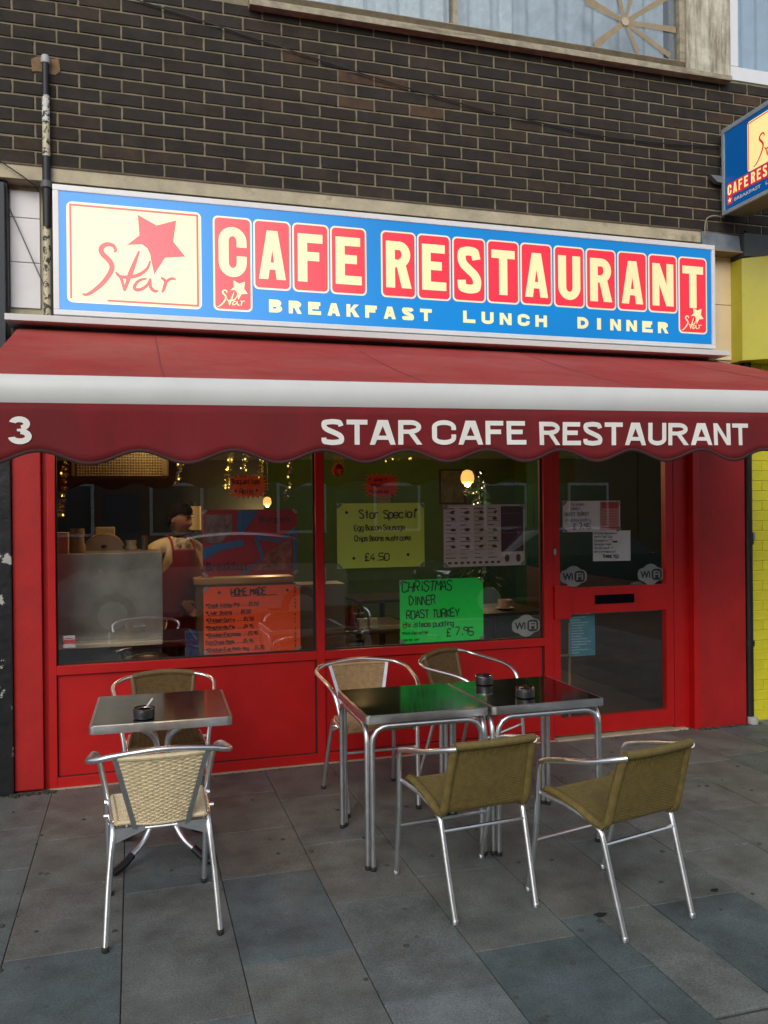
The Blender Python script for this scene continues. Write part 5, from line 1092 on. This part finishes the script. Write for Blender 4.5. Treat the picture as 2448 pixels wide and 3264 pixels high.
m_skin = mat('skin', (.24, .125, .075), .6, var=.1); m_shirt = mat('cream_shirt', (.55, .49, .33), .8, var=.08, bump=.3, bscale=30); m_apron = mat('maroon_apron', (.20, .014, .022), .75, var=.12, bump=.2, bscale=14)
m_trous = mat('dark_trousers', (.05, .048, .04), .85); m_hair = mat('dark_hair', (.008, .006, .005), .9, spec=.1, bump=.5, bscale=40)
V = [(0, 0, .93), (0, 0, 1.08), (0, .005, 1.24), (0, .01, 1.38), (.005, 0, 1.45), (.012, -.015, 1.50)]; Ed = [(i, i+1) for i in range(5)]; Rr = [(.14, .10), (.135, .095), (.15, .105), (.13, .085), .055, .052]
def limb(pts, rs_, root):
    b = len(V); V.extend(pts); Rr.extend(rs_); Ed.append((root, b)); Ed.extend((b+i, b+i+1) for i in range(len(pts)-1)); return len(V)-1
limb([(-.10, .01, 1.40), (-.185, .01, 1.375), (-.215, -.03, 1.22), (-.205, -.08, 1.11), (-.11, -.165, 1.03), (-.06, -.185, .985)], [.06, .055, .048, .043, .034, .027], 3)
limb([(.10, .01, 1.40), (.175, .0, 1.37), (.205, -.01, 1.24), (.205, -.03, 1.15), (.155, -.14, 1.150), (.135, -.19, 1.155)], [.06, .055, .047, .041, .034, .027], 3)
limb([(-.09, 0, .86), (-.10, -.01, .48), (-.10, .01, .08), (-.10, -.09, .04)], [.085, .06, .042, .035], 0); limb([(.09, 0, .86), (.11, -.01, .48), (.11, .01, .08), (.12, -.09, .04)], [.085, .06, .042, .035], 0)
body = me_to_mb(skin_mesh(V, Ed, Rr))
# head: a shaped ellipsoid turned to the right, with nose, brow, ears
hm = Matrix.Translation((.022, -.03, 1.592)) @ Matrix.Rotation(math.radians(20), 4, 'Z') @ Matrix.Rotation(math.radians(12), 4, 'X')
head = MB()
def hf(u, v):
    a, t = 2*PI*u, PI*v; x, y, z = math.sin(t)*math.cos(a), math.sin(t)*math.sin(a), math.cos(t)
    p = Vector((x*.074, y*.094, z*.115)); fr_ = max(0, -y)
    if z < 0: p.x *= 1-.28*(-z); p.y *= 1-.12*(-z)
    p.y -= fr_**14*.026*max(0, 1-abs(z+.12)*3.6) if fr_ else 0          # nose
    p.y += .010*fr_**6*max(0, 1-abs(z-.10)*6)                              # eye line
    p.y -= .007*fr_**5*max(0, 1-abs(z+.48)*7)                              # lips
    return hm @ p
head.grid(hf, 36, 24)
for s in (-1, 1): head.add(MB().lathe([(.003, -.03), (.012, -.022), (.014, 0), (.012, .025), (.003, .032)], (0, 0, 0), 8), hm @ Matrix.Translation((s*.074, .008, 0)) @ Matrix.Diagonal((.7, 1.4, 1, 1)))
body.add(head)
def hand_mb(mtx, curl):
    """palm and five bent fingers; local +y is towards the fingertips, thumb on +x"""
    q = MB().tube([(0, -.01, 0), (0, .03, 0), (0, .075, 0)], [.024, .033, .036], 10, True, .45)
    for x, L_, r_ in ((-.028, .058, .0075), (-.010, .070, .0085), (.010, .073, .0085), (.028, .066, .008)):
        a, p = 0, Vector((x, .072, 0)); pts = [p.copy()]
        for seg in (.45, .32, .26): a += curl; p = p+Vector((0, math.cos(a), -math.sin(a)))*L_*seg; pts.append(p.copy())
        q.tube(pts, [r_, r_, r_*.92, r_*.8], 7)
    q.tube([(.030, .015, 0), (.052, .040, -.008), (.056, .066, -.018)], [.012, .0105, .008], 7); return MB().add(q, mtx)
body.add(hand_mb(Matrix.Translation((-.055, -.187, .982)) @ Matrix.Rotation(math.radians(-38), 4, 'Y') @ Matrix.Rotation(math.radians(-105), 4, 'X'), .35))
body.add(hand_mb(Matrix.Translation((.133, -.195, 1.165)) @ Matrix.Rotation(math.radians(160), 4, 'Z') , .30))
bo = body.build('body', m_skin, man, True); rmsh = bo.modifiers.new('fuse', 'REMESH'); rmsh.mode = 'VOXEL'; rmsh.voxel_size = .0065; rmsh.use_smooth_shade = True
hair = MB()
def hairf(u, v):
    a, t = 2*PI*u, PI*.70*v; k = 1.13+.035*math.sin(a*7+v*9)+.02*math.sin(a*17); x, y, z = math.sin(t)*math.cos(a), math.sin(t)*math.sin(a), math.cos(t)
    q_ = min(1, max(0, (y+.45)/1.0)); cut = .50-1.05*q_*q_*(3-2*q_)
    if z < cut: k *= .90; z = max(z, cut-.03)
    return hm @ Vector((x*.078*k, y*.098*k+.005, z*.118*k))
hair.grid(hairf, 36, 14).build('hair', m_hair, man, True)
eyes = MB()
for s in (-1, 1): eyes.add(MB().lathe([(.001, -.004), (.006, -.002), (.006, .002), (.001, .004)], (0, 0, 0), 10), hm @ Matrix.Translation((s*.030, -.080, .012)))
brow = MB()
for s in (-1, 1): brow.add(MB().box(-.014, .014, -.003, .003, -.002, .002), hm @ Matrix.Translation((s*.030, -.083, .036)) @ Matrix.Rotation(s*.15, 4, 'Y'))
brow.build('eyebrows', m_hair, man); MB().add(MB().box(-.020, .020, -.004, .004, -.003, .003), hm @ Matrix.Translation((0, -.086, -.058))).build('mouth', mat('lip', (.12, .045, .035), .5), man)
eyes.build('eyes', mat('dark_eye', (.02, .015, .012), .2), man)
SV = [(0, 0, .98), (0, 0, 1.10), (0, .005, 1.25), (0, .01, 1.385), (.004, 0, 1.43)]; SE = [(i, i+1) for i in range(4)]; SR = [(.152, .112), (.146, .106), (.160, .116), (.140, .096), (.066, .064)]
for L_, rr2 in (([(-.10, .01, 1.40), (-.188, .01, 1.375), (-.216, -.02, 1.26), (-.215, -.045, 1.19)], [.074, .074, .070, .068]), ([(.10, .01, 1.40), (.178, .0, 1.37), (.212, -.015, 1.27), (.220, -.028, 1.20)], [.074, .074, .068, .066])):
    b = len(SV); SV += L_; SR += rr2; SE += [(3, b)]+[(b+i, b+i+1) for i in range(3)]
me_to_mb(skin_mesh(SV, SE, SR)).build('shirt', m_shirt, man, True)
for s in (-1, 1): MB().prism([(s*.010, 1.420), (s*.048, 1.462), (s*.060, 1.432), (s*.034, 1.392)], -.098, -.088).build('collar_wing', m_shirt, man, bevel=.003)
def apf(u, v):
    z = 1.375-.72*v; w = .10 if z > 1.28 else min(.195, .10+(1.28-z)*.9); a = (2*u-1)
    return (a*w, -.128-.012*math.cos(a*1.4)+.055*a*a*(w/.19)**2-.010*math.sin(v*6+a*4)*v, z)
ap = MB().grid(apf, 24, 40).build('apron', m_apron, man, True); sa = ap.modifiers.new('t', 'SOLIDIFY'); sa.thickness = .004
for s in (-1, 1): MB().tube(smooth_path([(s*.095, -.115, 1.37), (s*.085, -.075, 1.44), (s*.07, .0, 1.475), (s*.05, .06, 1.46)], 4), .010, 6, True, .4).build('apron_strap', m_apron, man, True)
TV = [(0, .0, .95), (0, 0, .90)]; TE = [(0, 1)]; TRr = [(.155, .118), (.152, .115)]
for s in (-1, 1): b = len(TV); TV += [(s*.09, 0, .84), (s*.105, -.01, .48), (s*.105, .01, .09)]; TRr += [.100, .078, .066]; TE += [(1, b), (b, b+1), (b+1, b+2)]
me_to_mb(skin_mesh(TV, TE, TRr)).build('trousers', m_trous, man, True)

# ================================================================== ACROSS THE STREET (seen only mirrored in the panes)
m_hb = mat('red_brown_house_brick', (.16, .085, .06), .9, var=.2, scale=6); m_slate = mat('slate_roof', (.06, .062, .07), .7, var=.2, scale=5); m_bar = mat('white_bargeboard', (.75, .75, .73), .6)
for i in range(5):
    hx = -9+i*6.2
    hs = thing('terraced_house', ('brick house with white gable boards across the street', 'second brick gabled house across the street', 'third brick gabled house across the street', 'fourth brick gabled house across the street', 'last brick gabled house across the street')[i], 'house', (hx, -18, 0), 0, 'houses across the street')
    MB().box(0, 6.15, -6, 0, 0, 5.0).build('wall', m_hb, hs)
    MB().prism([(-.1, 5.0), (3.1, 7.6), (6.2, 5.0)], -6.1, .15).build('roof', m_slate, hs)
    for s in (0, 1): MB().prism([(-.2, 4.92), (3.1, 7.62), (3.1, 7.88), (-.2, 5.18)] if s == 0 else [(6.35, 4.92), (3.1, 7.62), (3.1, 7.88), (6.35, 5.18)], .151, .30).build('gable_board', m_bar, hs)
    for wx in (.9, 3.7):
        for wz in (1.0, 3.3):
            w_ = MB().box(wx, wx+1.4, -.05, .05, wz, wz+1.4).build('window', m_bar, hs); MB().box(wx+.08, wx+1.32, .051, .06, wz+.08, wz+1.32).build('pane', mat('house_pane', (.05, .06, .07), .1), w_)
    MB().box(2.55, 3.45, -.05, .06, 0, 2.1).build('door', mat('house_door', (.04, .06, .10), .4), hs)
def car(loc, label, col):
    t = thing('parked_car', label, 'car', loc, 0, 'cars parked along the kerb'); mp = mat('car_paint_%s' % label[:6].strip(), col, .18, .25, var=.02, coat=1)
    low = smooth_path([(-2.1, .32), (-2.12, .62), (-1.98, .80), (-1.1, .93), (-.1, .96), (1.5, .96), (2.02, .88), (2.08, .60), (2.05, .32)], 5)
    def body_f(u, v):
        k = u*(len(low)-1); i = min(len(low)-2, int(k)); p = low[i].lerp(low[i+1], k-i); s = 2*v-1; cr = 1-abs(s)**6*.10
        return (p.x*(1-.04*abs(s)**3), s*.86*(1-.05*max(0, (p.y-.6))), p.y*(.97+.03*cr) if p.y > .4 else p.y)
    MB().grid(body_f, 40, 16).build('body', mp, t, True)
    for s in (-1, 1): MB().prism([(p.x*.96, p.y) for p in low], s*.855, s*.835).build('side_panel', mp, t)
    cab = smooth_path([(-1.15, .92), (-.55, 1.28), (-.25, 1.40), (.45, 1.44), (1.15, 1.38), (1.45, 1.22), (1.75, .94)], 5)
    def cab_f(u, v):
        k = u*(len(cab)-1); i = min(len(cab)-2, int(k)); p = cab[i].lerp(cab[i+1], k-i); s = 2*v-1; return (p.x, s*(.80-.30*max(0, p.y-.92)), p.y-.05*abs(s)**5*(p.y > 1.0))
    n_ = 30; MB().grid(lambda u, v: cab_f(.30+u*.45, v), 18, 14).build('roof', mp, t, True); m_cg = mat('car_glass', (.02, .025, .03), .05, spec=.8)
    MB().grid(lambda u, v: cab_f(u*.30, v), 10, 14).build('windscreen', m_cg, t, True); MB().grid(lambda u, v: cab_f(.75+u*.25, v), 10, 14).build('rear_window', m_cg, t, True)
    for s in (-1, 1): MB().grid(lambda u, v: (cab_f(u, .5)[0], s*(.80-.30*max(0, (.93+(cab_f(u, .5)[2]-.05-.93)*v)-.92)), .93+(cab_f(u, .5)[2]-.05-.93)*v), 24, 3).build('side_window', m_cg, t, True)
    for x in (-1.35, 1.30):
        for s in (-1, 1):
            w_ = MB().tube([(x, s*.68, .31), (x, s*.87, .31)], .31, 20).build('wheel', m_rub, t, True); MB().tube([(x, s*.871, .31), (x, s*.885, .31)], .2, 14).build('rim', m_alu_d, w_, True)
    for s in (-1, 1): MB().lathe([(.02, -.06), (.10, -.02), (.10, .02), (.02, .06)], (-2.02, s*.6, .66), 12).build('headlight', m_alu, t, True)
car((1.55, -7.75, -.11), 'silver car parked at the kerb opposite the cafe window', (.55, .56, .57)); car((7.2, -7.8, -.11), 'dark blue car parked at the kerb beyond the silver one', (.03, .05, .12))
